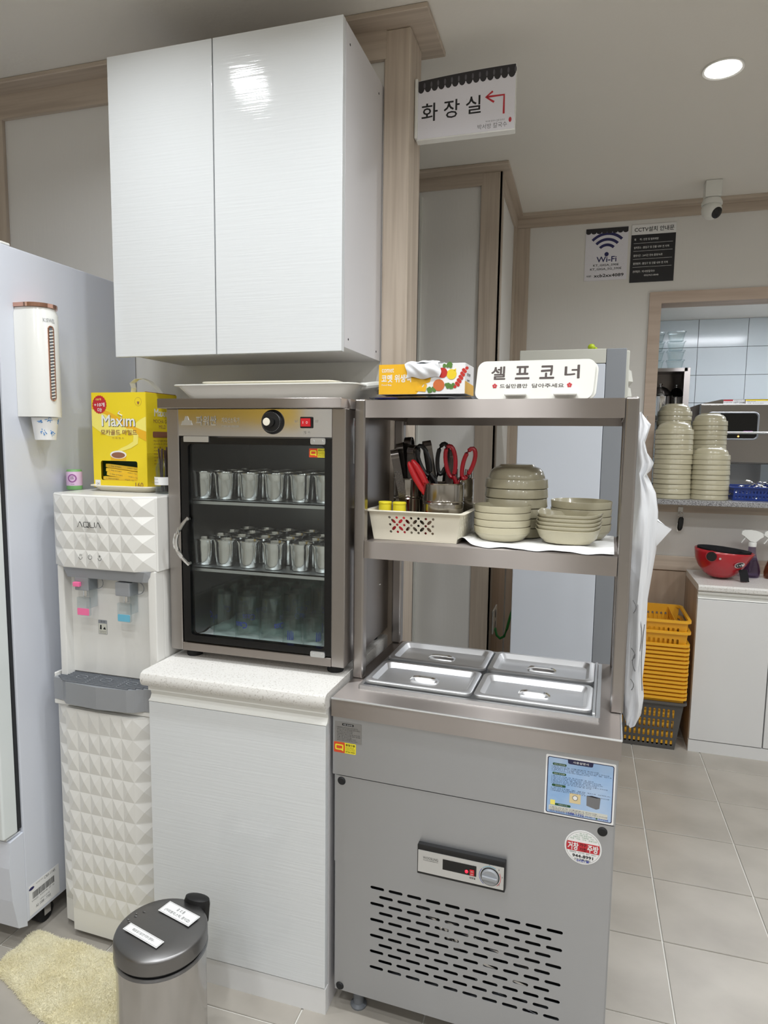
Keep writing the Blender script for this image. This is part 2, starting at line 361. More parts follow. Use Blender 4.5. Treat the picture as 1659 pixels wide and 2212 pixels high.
# kitchen shell behind the hatch
KY = 5.4
kw = struct('wall_kitchen', MB().box(-0.4, 2.8, KY, KY + 0.1, 0, 2.6), 'kgrout')
kt = None
for i in range(0, 6):
    for j in range(0, 6):
        x, z = 0.439 + (i - 1) * 0.327, 1.345 + (j - 1) * 0.2
        if kt is None:
            kt = part('tile', MB().box(0.0015, 0.3255, -0.008, -0.0005, 0.0015, 0.1985, 0.001, 1), 'ktile', kw, None); o = kt
        else:
            o = kt.copy(); COL.objects.link(o); o.parent = kw
        o.location = (x, KY, z)
struct('wall_kitchen_left', MB().box(-0.4, -0.3, 3.8, KY, 0, 2.6), 'ktile')
struct('wall_kitchen_right', MB().box(2.8, 2.9, 3.8, KY, 0, 2.6), 'ktile')
struct('ceiling_kitchen', MB().box(-0.4, 2.9, 3.8, KY, 2.345, 2.45), 'ceil')
struct('trim_19', MB().box(-0.3, 2.8, 4.75, 4.76, 2.340, 2.3445), 'grey_ink')

# ------------------------------------------------------------------ lamps
def downlight(loc, label):
    t = thing('downlight', label, 'ceiling light', loc, group='round downlights in the ceiling')
    part('trim_ring', MB().lathe([(0.053, 0.0), (0.060, 0.0), (0.061, -0.003), (0.0595, -0.006), (0.053, -0.004), (0.053, 0.0)], 40), 'plas', t)
    part('light_disc', MB().lathe([(0, -0.003), (0.052, -0.003)], 40), 'lamp', t)
    ld = bpy.data.lights.new('led', 'AREA'); ld.shape = 'DISK'; ld.size = 0.10; ld.energy = LAMP_POWER; ld.spread = math.radians(150); ld.color = (0.94, 0.975, 1.0)
    lo = bpy.data.objects.new('led', ld); COL.objects.link(lo); lo.parent = t; lo.location = (0, 0, -0.006)
tag(part('wall_banner', MB().box(-3.3995, -3.385, -4.6, -1.0, 1.58, 2.50), 'banner', None, None), 'plain yellow banner on the left wall, seen only mirrored in the steel control panel', 'banner')
downlight((0.367, 2.416, CZ - 0.0005), 'round white downlight glowing in the ceiling in front of the white dome camera')
for k, (x, y) in enumerate([(-1.11, 1.10), (-0.37, 1.10), (0.367, 1.10), (1.10, 1.10), (1.84, 1.10), (1.10, 2.416), (1.84, 2.416), (-0.63, 0.35), (-0.37, -0.2), (1.10, -0.2)] + [(x, y) for y in (-0.2, -1.5, -2.8, -4.1, -5.4, -6.7, -8.0) for x in (-2.587, -1.11, 0.367, 1.84) if x > -2 or y < -4]):  # unseen downlights, some added to brighten the far wall and streak the steel
    downlight((x, y, CZ - 0.0005), 'round white downlight in the ceiling outside the picture')
for k, (x, y) in enumerate([(0.95, 4.45), (2.0, 4.45)]):
    t = thing('kitchen_light', 'flat white light panel on the kitchen ceiling, %s of the pair' % ('left', 'right')[k], 'ceiling light', (x, y, 2.3445), group='light panels on the kitchen ceiling')
    part('frame', MB().box(-0.32, 0.32, -0.17, 0.17, -0.02, 0, 0.004, 1), 'plas', t)
    part('light_panel', MB().box(-0.30, 0.30, -0.15, 0.15, -0.023, -0.0205), 'klamp', t)

# ------------------------------------------------------------------ wall cabinet
X0, X1, Y0, Y1, Z0, Z1 = -1.272, -0.596, 1.60, 1.9355, 1.664, 2.452
t = thing('wall_cabinet', 'glossy white two-door wall cabinet mounted high above the steel cup cabinet', 'cabinet', (X0, Y0, Z0))
W_, D_, H_ = X1 - X0, Y1 - Y0, Z1 - Z0
c = MB(); c.box(0, 0.018, 0.021, D_, 0.012, H_); c.box(W_ - 0.018, W_, 0.021, D_, 0.012, H_); c.box(0.018, W_ - 0.018, 0.021, D_, 0.012, 0.030); c.box(0.018, W_ - 0.018, 0.021, D_, H_ - 0.018, H_); c.box(0.018, W_ - 0.018, D_ - 0.006, D_, 0.03, H_ - 0.018)
part('carcass', c, 'lam', t, None)
SPL = 0.320
part('door', MB().box(0.0, SPL - 0.0018, 0, 0.019, 0, H_ + 0.002, 0.0012, 2), 'gloss', t)
part('door', MB().box(SPL + 0.0018, W_, 0, 0.019, 0, H_ + 0.002, 0.0012, 2), 'gloss', t)
for y in (0.05, 0.29):
    for z in (0.035, H_ - 0.04):
        part('screw_hole', MB().cyl((W_ - 0.001, y, z), (W_ + 0.0006, y, z), 0.003, 10), 'shadowgap', t)

# ------------------------------------------------------------------ base cabinet and its worktop
t = thing('base_cabinet', 'white single-door base cabinet beside the steel refrigerated counter', 'cabinet', (-1.058, 1.418, 0))
c = MB(); c.box(0, 0.018, 0.021, 0.50, 0.0, 0.80); c.box(0.478, 0.496, 0.021, 0.50, 0, 0.80); c.box(0.018, 0.478, 0.10, 0.50, 0.07, 0.088); c.box(0.018, 0.478, 0.49, 0.50, 0.088, 0.80); c.box(0.018, 0.478, 0.03, 0.5, 0.782, 0.80)
part('carcass', c, 'lam', t, None)
part('door', MB().box(0.001, 0.495, 0, 0.019, 0.072, 0.757, 0.0012, 2), 'gloss', t)
part('plinth', MB().box(0, 0.496, 0.002, 0.02, 0.0, 0.069), 'white', t)
part('handle_rail', MB().loft([[(x, 0.0, 0.800), (x, 0.0, 0.788), (x, 0.010, 0.784), (x, 0.013, 0.774), (x, 0.008, 0.764), (x, 0.0, 0.760), (x, 0.0, 0.7585), (x, 0.019, 0.7585), (x, 0.019, 0.800)] for x in (0.0, 0.496)]), 'plas', t, None)
o = tag(part('worktop', MB().loft([[(x, -0.006, 0.801), (x, -0.013, 0.806), (x, -0.017, 0.815), (x, -0.017, 0.826), (x, -0.013, 0.835), (x, -0.004, 0.840), (x, 0.518, 0.840), (x, 0.518, 0.801)] for x in (-0.012, 0.499)]), 'stone'), 'speckled white worktop with a rounded front edge under the steel cup cabinet', 'worktop')
o.location = (-1.058, 1.418, 0)
WT = 0.840

# ------------------------------------------------------------------ cup sterilising cabinet
AX, AY = -1.063, 1.53
t = thing('cup_cabinet', 'stainless steel glass-door cup cabinet with a black dial on the white worktop', 'cabinet', (AX, AY, WT)); wc = t
H = 0.677; WW = 0.505; DD = 0.39
part('side_panel', MB().box(0, 0.036, 0.0, DD, 0.024, H, 0.002, 1), 'steel_y', t); part('side_panel', MB().box(WW - 0.036, WW, 0.0, DD, 0.024, H, 0.002, 1), 'steel_y', t)
part('bottom_panel', MB().box(0.036, WW - 0.036, 0.0, DD, 0.024, 0.046, 0.001, 1), 'steel', t)
part('liner', MB().box(0.036, WW - 0.036, DD - 0.012, DD - 0.002, 0.046, 0.60).box(0.036, 0.040, 0.025, DD - 0.012, 0.046, 0.60).box(WW - 0.040, WW - 0.036, 0.025, DD - 0.012, 0.046, 0.60).box(0.036, WW - 0.036, 0.025, DD - 0.002, 0.598, 0.606), 'dark_in', t, None)
cp = part('control_panel', MB().box(0.036, WW - 0.036, 0.001, 0.02, 0.606, H - 0.002), 'mirror', t)
part('lettering', MB().txt('파워싼', 0.09, 0.15, 0.633, 0.658, -0.0002, 0.02).txt('자외선소독기', 0.165, 0.215, 0.640, 0.654, -0.0002).txt('POWER-SAN STERILIZER', 0.165, 0.215, 0.629, 0.634, -0.0002).txt('살균', 0.369, 0.378, 0.642, 0.648, -0.0002).txt('OFF', 0.425, 0.433, 0.642, 0.648, -0.0002).txt('램 프', 0.392, 0.412, 0.613, 0.621, -0.0002), 'lidst', cp, None)
part('emblem', MB().prism([(0.045, 0.634), (0.078, 0.634), (0.074, 0.645), (0.068, 0.647), (0.064, 0.657), (0.058, 0.657), (0.054, 0.646), (0.048, 0.644)], -0.0008, 0.001), 'lidst', cp, None)
part('top_panel', MB().box(-0.017, WW - 0.006, -0.016, DD + 0.002, H, H + 0.025, 0.0015, 1).box(WW - 0.006, WW + 0.002, 0.03, DD, H, H + 0.0235), 'steel', t)
dl = part('dial', MB().lathe([(0, 0.02), (0.012, 0.02), (0.0125, 0.013), (0.024, 0.012), (0.0305, 0.004), (0.031, 0)], 40, T=Matrix.Translation((0.310, 0.001, 0.643)) @ Matrix.Rotation(PI / 2, 4, 'X')), 'black', t)
part('dial_cap', MB().lathe([(0, 0.0215), (0.0095, 0.021), (0.010, 0.019)], 24, T=Matrix.Translation((0.302, 0.001, 0.643)) @ Matrix.Rotation(PI / 2, 4, 'X')), 'cream', dl)
m_ = MB()
for k in range(26):
    a = math.radians(-120 + k * 9.6) + PI / 2
    m_.box(-0.0004, 0.0004, -0.0105, -0.010, 0.022, 0.025, T=Matrix.Translation((0.310, 0.0, 0.643)) @ Matrix.Rotation(a, 4, 'Y'))
part('dial_marks', m_, 'white_ink', dl, None)
sw = part('switch', MB().box(0.386, 0.419, -0.004, 0.001, 0.628, 0.656, 0.002, 2), 'black', t)
part('rocker', MB().prism([(0.390, 0.632), (0.415, 0.632), (0.415, 0.652), (0.390, 0.652)], -0.008, -0.003), 'red_sw', sw)
part('lettering', MB().txt('I', 0.3955, 0.3965, 0.639, 0.645, -0.0084).txt('O', 0.404, 0.4085, 0.639, 0.645, -0.0084), 'white_ink', sw, None)
dr = part('door', MB().loft([[(x, y, z) for x, z in rrect(0.040, 0.470, 0.050, 0.602, 0.004)] for y in (0.002, 0.022)] + [[(x, y, z) for x, z in rrect(0.062, 0.450, 0.068, 0.585, 0.010)] for y in (0.022, 0.002)] + [[(x, 0.002, z) for x, z in rrect(0.040, 0.470, 0.050, 0.602, 0.004)]], caps=False), 'blackg', t)
part('pane', MB().prism(rrect(0.060, 0.452, 0.066, 0.587, 0.010), 0.008, 0.012), 'pane', dr)
hp = [(0.062 - 0.022 * math.sin(PI * k / 12), -0.004 - 0.026 * math.sin(PI * k / 12), 0.262 + 0.128 * k / 12) for k in range(13)]
part('handle', MB().tube(hp, [0.0035 + 0.0035 * math.sin(PI * k / 12) for k in range(13)], 10).cyl((0.062, 0.004, 0.266), (0.062, -0.006, 0.266), 0.004).cyl((0.062, 0.004, 0.386), (0.062, -0.006, 0.386), 0.004), 'chrome', dr)
for z0, z1 in ((0.588, 0.604), (0.046, 0.061)):
    part('hinge', MB().prism(rrect(0.413, 0.453, z0, z1, 0.004), -0.002, 0.003).cyl((0.421, -0.002, (z0 + z1) / 2), (0.421, -0.004, (z0 + z1) / 2), 0.0032, 10).cyl((0.444, -0.002, (z0 + z1) / 2), (0.444, -0.004, (z0 + z1) / 2), 0.0032, 10), 'lidst', dr)
part('catch_plate', MB().prism(rrect(0.052, 0.127, 0.590, 0.605, 0.002), -0.002, 0.003), 'lidst', dr)
def q_mark(parent, x0, z0, ww, hh, y, T=None):
    st = part('sticker', MB().prism(rrect(x0, x0 + ww, z0, z0 + hh, hh * 0.08), y, y - 0.0004, T), 'yel_st', parent, None, label='red and yellow quality mark sticker')
    part('red_field', MB().prism(rrect(x0, x0 + ww * 0.5, z0, z0 + hh, hh * 0.08), y - 0.0004, y - 0.0006, T), 'org_st', st, None)
    q = rrect(x0 + ww * .06, x0 + ww * .44, z0 + hh * .25, z0 + hh * .8, hh * .12)
    qi = rrect(x0 + ww * .12, x0 + ww * .38, z0 + hh * .38, z0 + hh * .67, hh * .05)
    mq = MB(); mq.loft([[(x, y - 0.0009, z) for x, z in q], [(x, y - 0.0009, z) for x, z in qi]], caps=False, T=T)
    mq.prism([(x0 + ww * .30, z0 + hh * .40), (x0 + ww * .38, z0 + hh * .40), (x0 + ww * .46, z0 + hh * .18), (x0 + ww * .38, z0 + hh * .18)], y - 0.0008, y - 0.001, T)
    part('q_letter', mq, 'yel_st', st, None)
    part('lettering', MB().txt('품질인증', x0 + ww * .54, x0 + ww * .96, z0 + hh * .72, z0 + hh * .92, y - 0.0007, 0.02, T).txt('설치 안내 품질인증', x0 + ww * .54, x0 + ww * .9, z0 + hh * .55, z0 + hh * .63, y - 0.0007, 0, T).txt('사용설명서 품질인증', x0 + ww * .54, x0 + ww * .96, z0 + hh * .42, z0 + hh * .50, y - 0.0007, 0, T).txt('서비스 A/S 안내문', x0 + ww * .54, x0 + ww * .96, z0 + hh * .29, z0 + hh * .37, y - 0.0007, 0, T).txt('8T36-0000', x0 + ww * .54, x0 + ww * .96, z0 + hh * .12, z0 + hh * .22, y - 0.0007, 0.02, T), 'ink', st, None)
q_mark(dr, 0.406, 0.556, 0.045, 0.022, 0.008)
for x in (0.045, WW - 0.04):
    for y in (0.045, DD - 0.05):
        part('foot', MB().lathe([(0, 0), (0.021, 0), (0.022, 0.004), (0.020, 0.020), (0.018, 0.024), (0, 0.024)], 24, c=(x, y, 0)), 'rubber', t)
rsd = Matrix.Translation((WW + 0.0002, 0, 0)) @ Matrix.Rotation(PI / 2, 4, 'Z')
st = part('sticker', MB().prism(rrect(0.06, 0.14, 0.54, 0.655, 0.002), 0.0, -0.0004, rsd), 'paper', t, None, label='white instruction label with a red header')
part('label_header', MB().prism(rrect(0.065, 0.135, 0.635, 0.650, 0.003), -0.0004, -0.0006, rsd), 'red', st, None)
tl = MB()
for k, s_ in enumerate(('사용설명서', '사용시 주의사항', '설치 안내사항', '서비스 안내', '주의사항', '사용 및 설치')):
    tl.txt(s_, 0.068, 0.12 if k % 2 else 0.132, 0.612 - k * 0.011, 0.618 - k * 0.011, -0.0006, 0, rsd)
part('lettering', tl, 'grey_ink', st, None)
for z in (0.18, 0.345):
    part('rivet', MB().ball((WW, 0.30, z), 0.004, 8), 'chrome', t)
for zz in (0.424, 0.240):
    part('shelf', MB().box(0.05, WW - 0.05, 0.030, 0.034, zz, zz + 0.011).box(0.044, WW - 0.044, 0.030, DD - 0.02, zz + 0.008, zz + 0.011), 'lidst', t)
hp_ = MB()
for i in range(9):
    for j in range(4): hp_.box(0.30 + i * 0.017 + (j % 2) * 0.008, 0.306 + i * 0.017 + (j % 2) * 0.008, DD - 0.0128, DD - 0.012, 0.19 + j * 0.012, 0.195 + j * 0.012)
part('vent_hole', hp_, 'shadowgap', t, None, 'stuff')
cl = MB().grid(lambda u, v: (0.044 + 0.417 * u, 0.028 + 0.34 * v, 0.0475 + 0.0035 * (math.sin(u * 31 + v * 7) * math.sin(v * 23 + u * 5) + 1)), 60, 40)
o = tag(part('drying_cloth', cl, 'paper_w'), 'thin white cloth lining the floor of the cup cabinet', 'cloth'); o.location = (AX, AY, WT)

# steel cups and glasses inside the cabinet
cup_prof = [(0, 0.002), (0.020, 0.002), (0.022, 0.0), (0.025, 0.002), (0.0265, 0.008), (0.0295, 0.052), (0.0305, 0.066), (0.0325, 0.0695), (0.033, 0.072), (0.0325, 0.074), (0.031, 0.073), (0.0292, 0.065), (0.0255, 0.010), (0.020, 0.005), (0, 0.005)]
cup0 = None
def put_cup(x, y, z, label, group):
    global cup0
    if cup0 is None: cup0 = tag(part('steel_cup', MB().lathe(cup_prof, 28), 'cupst'), label, 'cup', group); o = cup0
    else:
        o = cup0.copy(); COL.objects.link(o); tag(o, label, 'cup', group)
    o.location = (x, y, z); o.rotation_euler = (0, 0, random.random() * 6)
up = WT + 0.435 + 0.0005; mid = WT + 0.251 + 0.0005
rown = ['front row', 'second row', 'third row', 'back row']
for r in range(4):
    for k, x in enumerate([-0.998, -0.932, -0.858, -0.784, -0.711, -0.643]):
        put_cup(x + (0.0, -0.004, 0.004, -0.004)[r] + (k * 0.001), 1.604 + r * 0.078, up, 'polished steel cup, %s from left in the %s of the upper cabinet shelf' % (ORD[k], rown[r]), 'steel cups on the upper shelf')
for r in range(4):
    xs = [-1.000, -0.934, -0.862, -0.787, -0.712, -0.645]
    for k, x in enumerate(xs):
        yo = 1.604 + r * 0.078 + (0.008 if (r == 0 and k > 3) else 0)
        put_cup(x + (0.0, 0.005, -0.003, 0.004)[r], yo, mid, 'polished steel cup, %s from left in the %s of the middle cabinet shelf' % (ORD[k], rown[r]), 'steel cups on the middle shelf')
gp = [(0.0325, 0.0), (0.034, 0.0), (0.031, 0.112), (0.0275, 0.120), (0.0, 0.1205), (0, 0.1175), (0.0255, 0.117), (0.029, 0.108), (0.0325, 0.0)]
sp = [(0.026, 0.0), (0.0275, 0.0), (0.0255, 0.030), (0.0245, 0.073), (0.020, 0.0785), (0, 0.079), (0, 0.066), (0.021, 0.065), (0.0235, 0.03), (0.026, 0.0)]
gz = WT + 0.0555
def tumbler(x, y, label, small, group, rz=0.0):
    t = thing('small_tumbler' if small else 'tumbler', label, 'glass', (x, y, gz), rz, group)
    part('bowl', MB().lathe(sp if small else gp, 28), 'tumbler', t)
    m_ = MB(); R = 0.0270 if small else 0.0330
    if small:
        for k in range(4):
            m_.prism([(0, 0), (0.0026, 0), (0.0026, 0.024 - 0.006 * (k % 2)), (0.001, 0.026)], 0, 0.0003, T=Matrix.Rotation(-0.3 + k * 0.17, 4, 'Z') @ Matrix.Translation((0, -R, 0.014)))
    else:
        wrap = lambda p: ((R + 0.0003) * math.sin(p.x / R), -(R + 0.0003) * math.cos(p.x / R), p.z)
        m_.txt('Cass', -0.018, 0.018, 0.034, 0.052, 0, 0.02, warp=lambda p: wrap(Vector((-p.x, 0, 0.086 - p.z))))
    part('printed_mark', m_, 'blue_ink', t, None)
rows_ = [('front row', [(-0.938, 1.605), (-0.866, 1.598), (-0.795, 1.600)]), ('second row', [(-0.985, 1.665), (-0.900, 1.672), (-0.828, 1.670), (-0.757, 1.668)]), ('third row', [(-0.985, 1.738), (-0.913, 1.744), (-0.841, 1.742), (-0.769, 1.740), (-0.697, 1.735), (-0.629, 1.740)]), ('back row', [(-0.985, 1.810), (-0.913, 1.816), (-0.841, 1.815), (-0.769, 1.813), (-0.697, 1.810)])]
for rn, sp_ in rows_:
    for k, (x, y) in enumerate(sp_):
        tumbler(x, y, 'tall clear glass upside down on the cabinet floor, %s from left in the %s' % (ORD[k], rn), False, 'tall glasses on the cabinet floor', k * 1.3 + y * 7)
for k, (x, y, l_) in enumerate([(-0.731, 1.597, 'left of the front pair'), (-0.672, 1.598, 'right of the front pair'), (-0.694, 1.652, 'behind the front pair'), (-0.636, 1.655, 'behind at the right')]):
    tumbler(x, y, 'small clear shot glass with blue print upside down, ' + l_, True, 'small glasses on the cabinet floor', (0.2, 1.0, 2, 3, 1.5)[k])

# trays on top of the cup cabinet
TZ = WT + H + 0.0255
def tray(name, label, loc, L, Wd, h, flare, mtl, handle, rz=0.0):
    t = thing(name, label, 'tray', loc, rz)
    R = []
    for ex, z in ((0.0, 0.0), (flare * 0.35, h * 0.35), (flare, h), (flare + 0.006, h + 0.001), (flare + 0.006, h - 0.002), (flare - 0.002, h - 0.003), (flare * 0.3, h * 0.33 + 0.003), (-0.004, 0.004)):
        R.append(ring_xy(-L / 2 - ex, L / 2 + ex, -Wd / 2 - ex, Wd / 2 + ex, z, 0.03))
    part('dish', MB().loft(R), mtl, t)
    if handle:
        for sx in (-1, 1):
            pts = [(sx * (L / 2 + flare - 0.012 + 0.046 * math.sin(PI * k / 14)), (-0.075 + 0.15 * k / 14), h - 0.004 + 0.010 * math.sin(PI * k / 14)) for k in range(15)]
            part('handle', MB().tube(pts, 0.010, 10, flat=1.0), mtl, t)
    return t
tray('serving_tray', 'large white plastic tray with loop handles on top of the cup cabinet', (-0.815, 1.735, TZ), 0.46, 0.25, 0.040, 0.030, 'plas_m', True)
tray('cream_tray', 'smaller cream tray lying inside the large white handled tray', (-0.822, 1.74, TZ + 0.0065), 0.36, 0.20, 0.044, 0.014, 'cream', False)

# ------------------------------------------------------------------ refrigerated counter (local frame: x along its front, y towards the wall)
FA = math.radians(-2.13); FO = Vector((-0.554, 1.432, 0)); FR = Matrix.Translation(FO) @ Matrix.Rotation(FA, 4, 'Z')
def fl(x, y, z): return FR @ Vector((x, y, z))
t = thing('refrigerated_counter', 'brushed steel refrigerated counter with a slotted front and four steel lids', 'counter', FO, FA); fc = t
CT = 0.825
# body shell: hollow behind the slotted panel
part('body', MB().box(0.003, 0.653, 0.016, 0.490, 0.40, 0.775).box(0.003, 0.012, 0.02, 0.490, 0.06, 0.40).box(0.644, 0.653, 0.02, 0.490, 0.06, 0.40).box(0.012, 0.644, 0.48, 0.490, 0.06, 0.40).box(0.012, 0.644, 0.02, 0.48, 0.06, 0.07), 'steel_m', t, None)
up_ = part('upper_panel', MB().box(0.000, 0.653, 0.008, 0.0155, 0.630, 0.779, 0.0012, 1), 'steel_m', t)
# lower panel with real slots, built as a grid of cells
def slotted(x0, x1, z0, z1, slots, y, th):
    """front panel with rounded slots: bmesh n-gon with holes through triangle_fill"""
    b = bmesh.new(); es = []
    def loop(pts):
        vs = [b.verts.new((x, y, z)) for x, z in pts]
        return [b.edges.new((vs[i], vs[(i + 1) % len(vs)])) for i in range(len(vs))]
    es += loop([(x0, z0), (x1, z0), (x1, z1), (x0, z1)])
    for sx, sz, L, hgt in slots:
        r = hgt / 2
        es += loop([(sx + r + r * math.cos(math.radians(a)), sz + r * math.sin(math.radians(a))) for a in (90, 135, 180, 225, 270)] + [(sx + L - r + r * math.cos(math.radians(a)), sz + r * math.sin(math.radians(a))) for a in (270, 315, 0, 45, 90)])
    bmesh.ops.triangle_fill(b, edges=es, use_beauty=True)
    r = bmesh.ops.extrude_face_region(b, geom=b.faces[:])
    bmesh.ops.translate(b, verts=[v for v in r['geom'] if isinstance(v, bmesh.types.BMVert)], vec=(0, th, 0))
    m = MB(); m.b.free(); m.b = b; return m
slots = []
for r in range(11):
    for k in range(10 - r % 2):
        slots.append((0.101 + 0.0225 * (r % 2) + 0.0466 * k, 0.357 - r * 0.0210, 0.0355, 0.0078))
lp = part('front_panel', slotted(0.0085, 0.650, 0.060, 0.628, slots, 0.010, 0.0012), 'steel_m', t, None)
part('condenser', MB().box(0.05, 0.36, 0.10, 0.16, 0.09, 0.36).box(0.40, 0.60, 0.12, 0.30, 0.09, 0.25, 0.03), 'shadowgap', t)
fins = MB()
for k in range(3): fins.tube([(0.2 + 0.03 * k, 0.06, 0.31 - 0.02 * k), (0.36, 0.07, 0.24 - 0.05 * k), (0.52, 0.06, 0.20 - 0.05 * k)], 0.006, 8)
part('coolant_pipe', fins, 'mirror', t)
for x, z in ((0.0235, 0.615), (0.6275, 0.612), (0.022, 0.071)):
    part('plug', MB().lathe([(0, -0.004), (0.008, -0.0035), (0.0105, 0.0), (0.0105, 0.002)], 24, T=Matrix.Translation((x, 0.010, z)) @ Matrix.Rotation(-PI / 2, 4, 'X') @ Matrix.Diagonal((1, 1, 1, 1))), 'rubber', t)
wt = MB()
# worktop as a frame round the well
for a in ((0, 0.657, 0.0, 0.085), (0, 0.657, 0.458, 0.495), (0, 0.040, 0.085, 0.458), (0.606, 0.657, 0.085, 0.458)):
    wt.box(a[0], a[1], a[2], a[3], 0.8225, CT)
wt.box(0, 0.657, 0, 0.003, 0.780, 0.8225).box(0, 0.003, 0.003, 0.495, 0.78, 0.8225).box(0.654, 0.657, 0.003, 0.495, 0.78, 0.8225).box(0.003, 0.654, 0.492, 0.495, 0.78, 0.8225)
part('worktop', wt, 'steel', t, None)
part('front_edge', MB().tube([(0.0, 0.0012, CT - 0.0012), (0.657, 0.0012, CT - 0.0012)], 0.0026, 8).tube([(0.6558, 0, CT - 0.0012), (0.6558, 0.495, CT - 0.0012)], 0.0026, 8), 'lidst', t)
lipm = MB(); RX0, RX1, RY0, RY1 = 0.044, 0.606, 0.082, 0.456
lipm.loft([ring_xy(RX0 - .005, RX1 + .005, RY0 - .005, RY1 + .005, CT, 0.004), ring_xy(RX0 - .005, RX1 + .005, RY0 - .005, RY1 + .005, CT + 0.010, 0.004), ring_xy(RX0 + .004, RX1 - .004, RY0 + .004, RY1 - .004, CT + 0.010, 0.004), ring_xy(RX0 + .004, RX1 - .004, RY0 + .004, RY1 - .004, CT - 0.03, 0.004)], caps=False)
lipm.box(RX0, RX1, RY0, RY1, CT - 0.032, CT - 0.030)
part('well_rim', lipm, 'lidst', t, None)
part('rim_bar', MB().box(0.594, 0.601, 0.088, 0.452, CT + 0.006, CT + 0.016, 0.001, 1), 'lidst', t)
for x in (0.06, 0.60):
    for y in (0.045, 0.44):
        part('leg', MB().lathe([(0, 0), (0.020, 0), (0.021, 0.005), (0.0135, 0.010), (0.0135, 0.0605), (0, 0.0605)], 20, c=(x, y, 0)), 'silver_d', t)
# control panel
cpn = part('control_panel', MB().loft([[(x, y, z) for x, z in rrect(0.2215, 0.4265, 0.430, 0.503, 0.002)] for y in (0.0097, -0.002)] + [[(x, -0.006, z) for x, z in rrect(0.2230, 0.4250, 0.434, 0.495, 0.002)]]), 'black', t)
part('face_plate', MB().prism(rrect(0.2245, 0.4240, 0.4385, 0.4925, 0.001), -0.006, -0.0068), 'lidst', cpn, None)
part('display_window', MB().prism(rrect(0.2835, 0.3620, 0.4565, 0.4815, 0.0008), -0.0068, -0.0074), 'blackg', cpn, None)
part('lettering', MB().txt('WOOSUNG', 0.2365, 0.2725, 0.4725, 0.4785, -0.0071).txt('WOOSUNG REFRIGERATION', 0.2365, 0.2725, 0.4685, 0.4705, -0.0071).txt('냉장실', 0.3465, 0.3600, 0.4490, 0.4535, -0.0071, 0.01).txt('3', 0.3905, 0.3925, 0.4905, 0.4925, -0.0071).txt('6', 0.4120, 0.4140, 0.483, 0.487, -0.0071).txt('9', 0.4195, 0.4215, 0.466, 0.470, -0.0071).txt('12', 0.4120, 0.4155, 0.447, 0.451, -0.0071), 'ink', cpn, None)
part('red_lamp', MB().lathe([(0, 0.003), (0.0025, 0.0025), (0.0038, 0)], 16, T=Matrix.Translation((0.3395, -0.0074, 0.4645)) @ Matrix.Rotation(PI / 2, 4, 'X')), 'led_red', cpn)
part('rocker_switch', MB().box(0.3470, 0.3575, -0.0100, -0.0074, 0.4580, 0.4720, 0.0012, 2), 'red_sw', cpn)
part('switch_marks', MB().txt('ON', 0.3495, 0.3550, 0.4670, 0.4697, -0.0103).txt('OFF', 0.3493, 0.3552, 0.4605, 0.4632, -0.0103), 'white_ink', cpn, None)
kx, kz = 0.3932, 0.4640
part('knob_ring', MB().lathe([(0.0178, 0), (0.0178, 0.0010), (0.0215, 0.0010), (0.0215, 0)], 40, T=Matrix.Translation((kx, -0.0068, kz)) @ Matrix.Rotation(PI / 2, 4, 'X')), 'black', cpn)
part('temperature_knob', MB().lathe([(0, 0.006), (0.0165, 0.006), (0.0192, 0.004), (0.0196, 0.0)], 40, T=Matrix.Translation((kx, -0.0068, kz)) @ Matrix.Rotation(PI / 2, 4, 'X')).box(-0.0175, 0.0175, -0.010, -0.004, -0.0042, 0.0042, 0.002, 2, Matrix.Translation((kx, -0.0085, kz)) @ Matrix.Rotation(math.radians(3), 4, 'Y')), 'silver', cpn)
def arc(a0, a1, r, y, th=0.0011):
    return [[(kx + rr * math.cos(math.radians(a)), y, kz + rr * math.sin(math.radians(a))) for a in [a0 + (a1 - a0) * k / 14 for k in range(15)]] for rr in (r - th / 2, r + th / 2)]
def arcm(a0, a1, r, y):
    A, B_ = arc(a0, a1, r, y); m_ = MB()
    va = [m_.b.verts.new(p) for p in A]; vb = [m_.b.verts.new(p) for p in B_]
    for k in range(14): m_.b.faces.new((va[k], va[k + 1], vb[k + 1], vb[k]))
    return m_
part('cold_arc', arcm(140, 235, 0.0242, -0.0071), 'blue_ink', cpn, None); part('mild_arc', arcm(60, 135, 0.0242, -0.0071), 'blue_p', cpn, None); part('warm_arc', arcm(-50, 30, 0.0242, -0.0071), 'red', cpn, None)
# stickers on its front
nt_ = part('notice_label', MB().loft([[(x, 0.0078, z) for x, z in rrect(0.006, 0.075, 0.7155, 0.7655, 0.001)], [(x, 0.0074, z) for x, z in rrect(0.006, 0.075, 0.7155, 0.7655, 0.001)]]), 'greyst', t, None, label='small grey notice label with black print')
part('title_bar', MB().prism(rrect(0.025, 0.055, 0.7570, 0.7625, 0.002), 0.0074, 0.0072), 'ink', nt_, None)
tl = MB(); tl.txt('사용 안내사항', 0.028, 0.052, 0.7582, 0.7612, 0.0070); tw = MB()
for k, (s_, e) in enumerate([('·사용설명서 주의사항 안내 설치시', 0.065), ('설치시 사용 전 주의사항 안내 서비스', 0.072), ('(사용시 주의사항)', 0.053), ('·설치 안내 및 주의사항', 0.052), ('사용설명서 설치 안내 및 주의사항', 0.071), ('내부 사용시 주의사항 설치 안내문', 0.072), ('·사용 전 주의사항', 0.050), ('서비스 안내 및 사용설명서 주의', 0.060), ('설치시 사용시 주의사항 안내 서비스', 0.065)]):
    tw.txt(s_, 0.010 if s_[0] == '·' else 0.012, e, 0.7510 - k * 0.0040, 0.7536 - k * 0.0040, 0.0071)
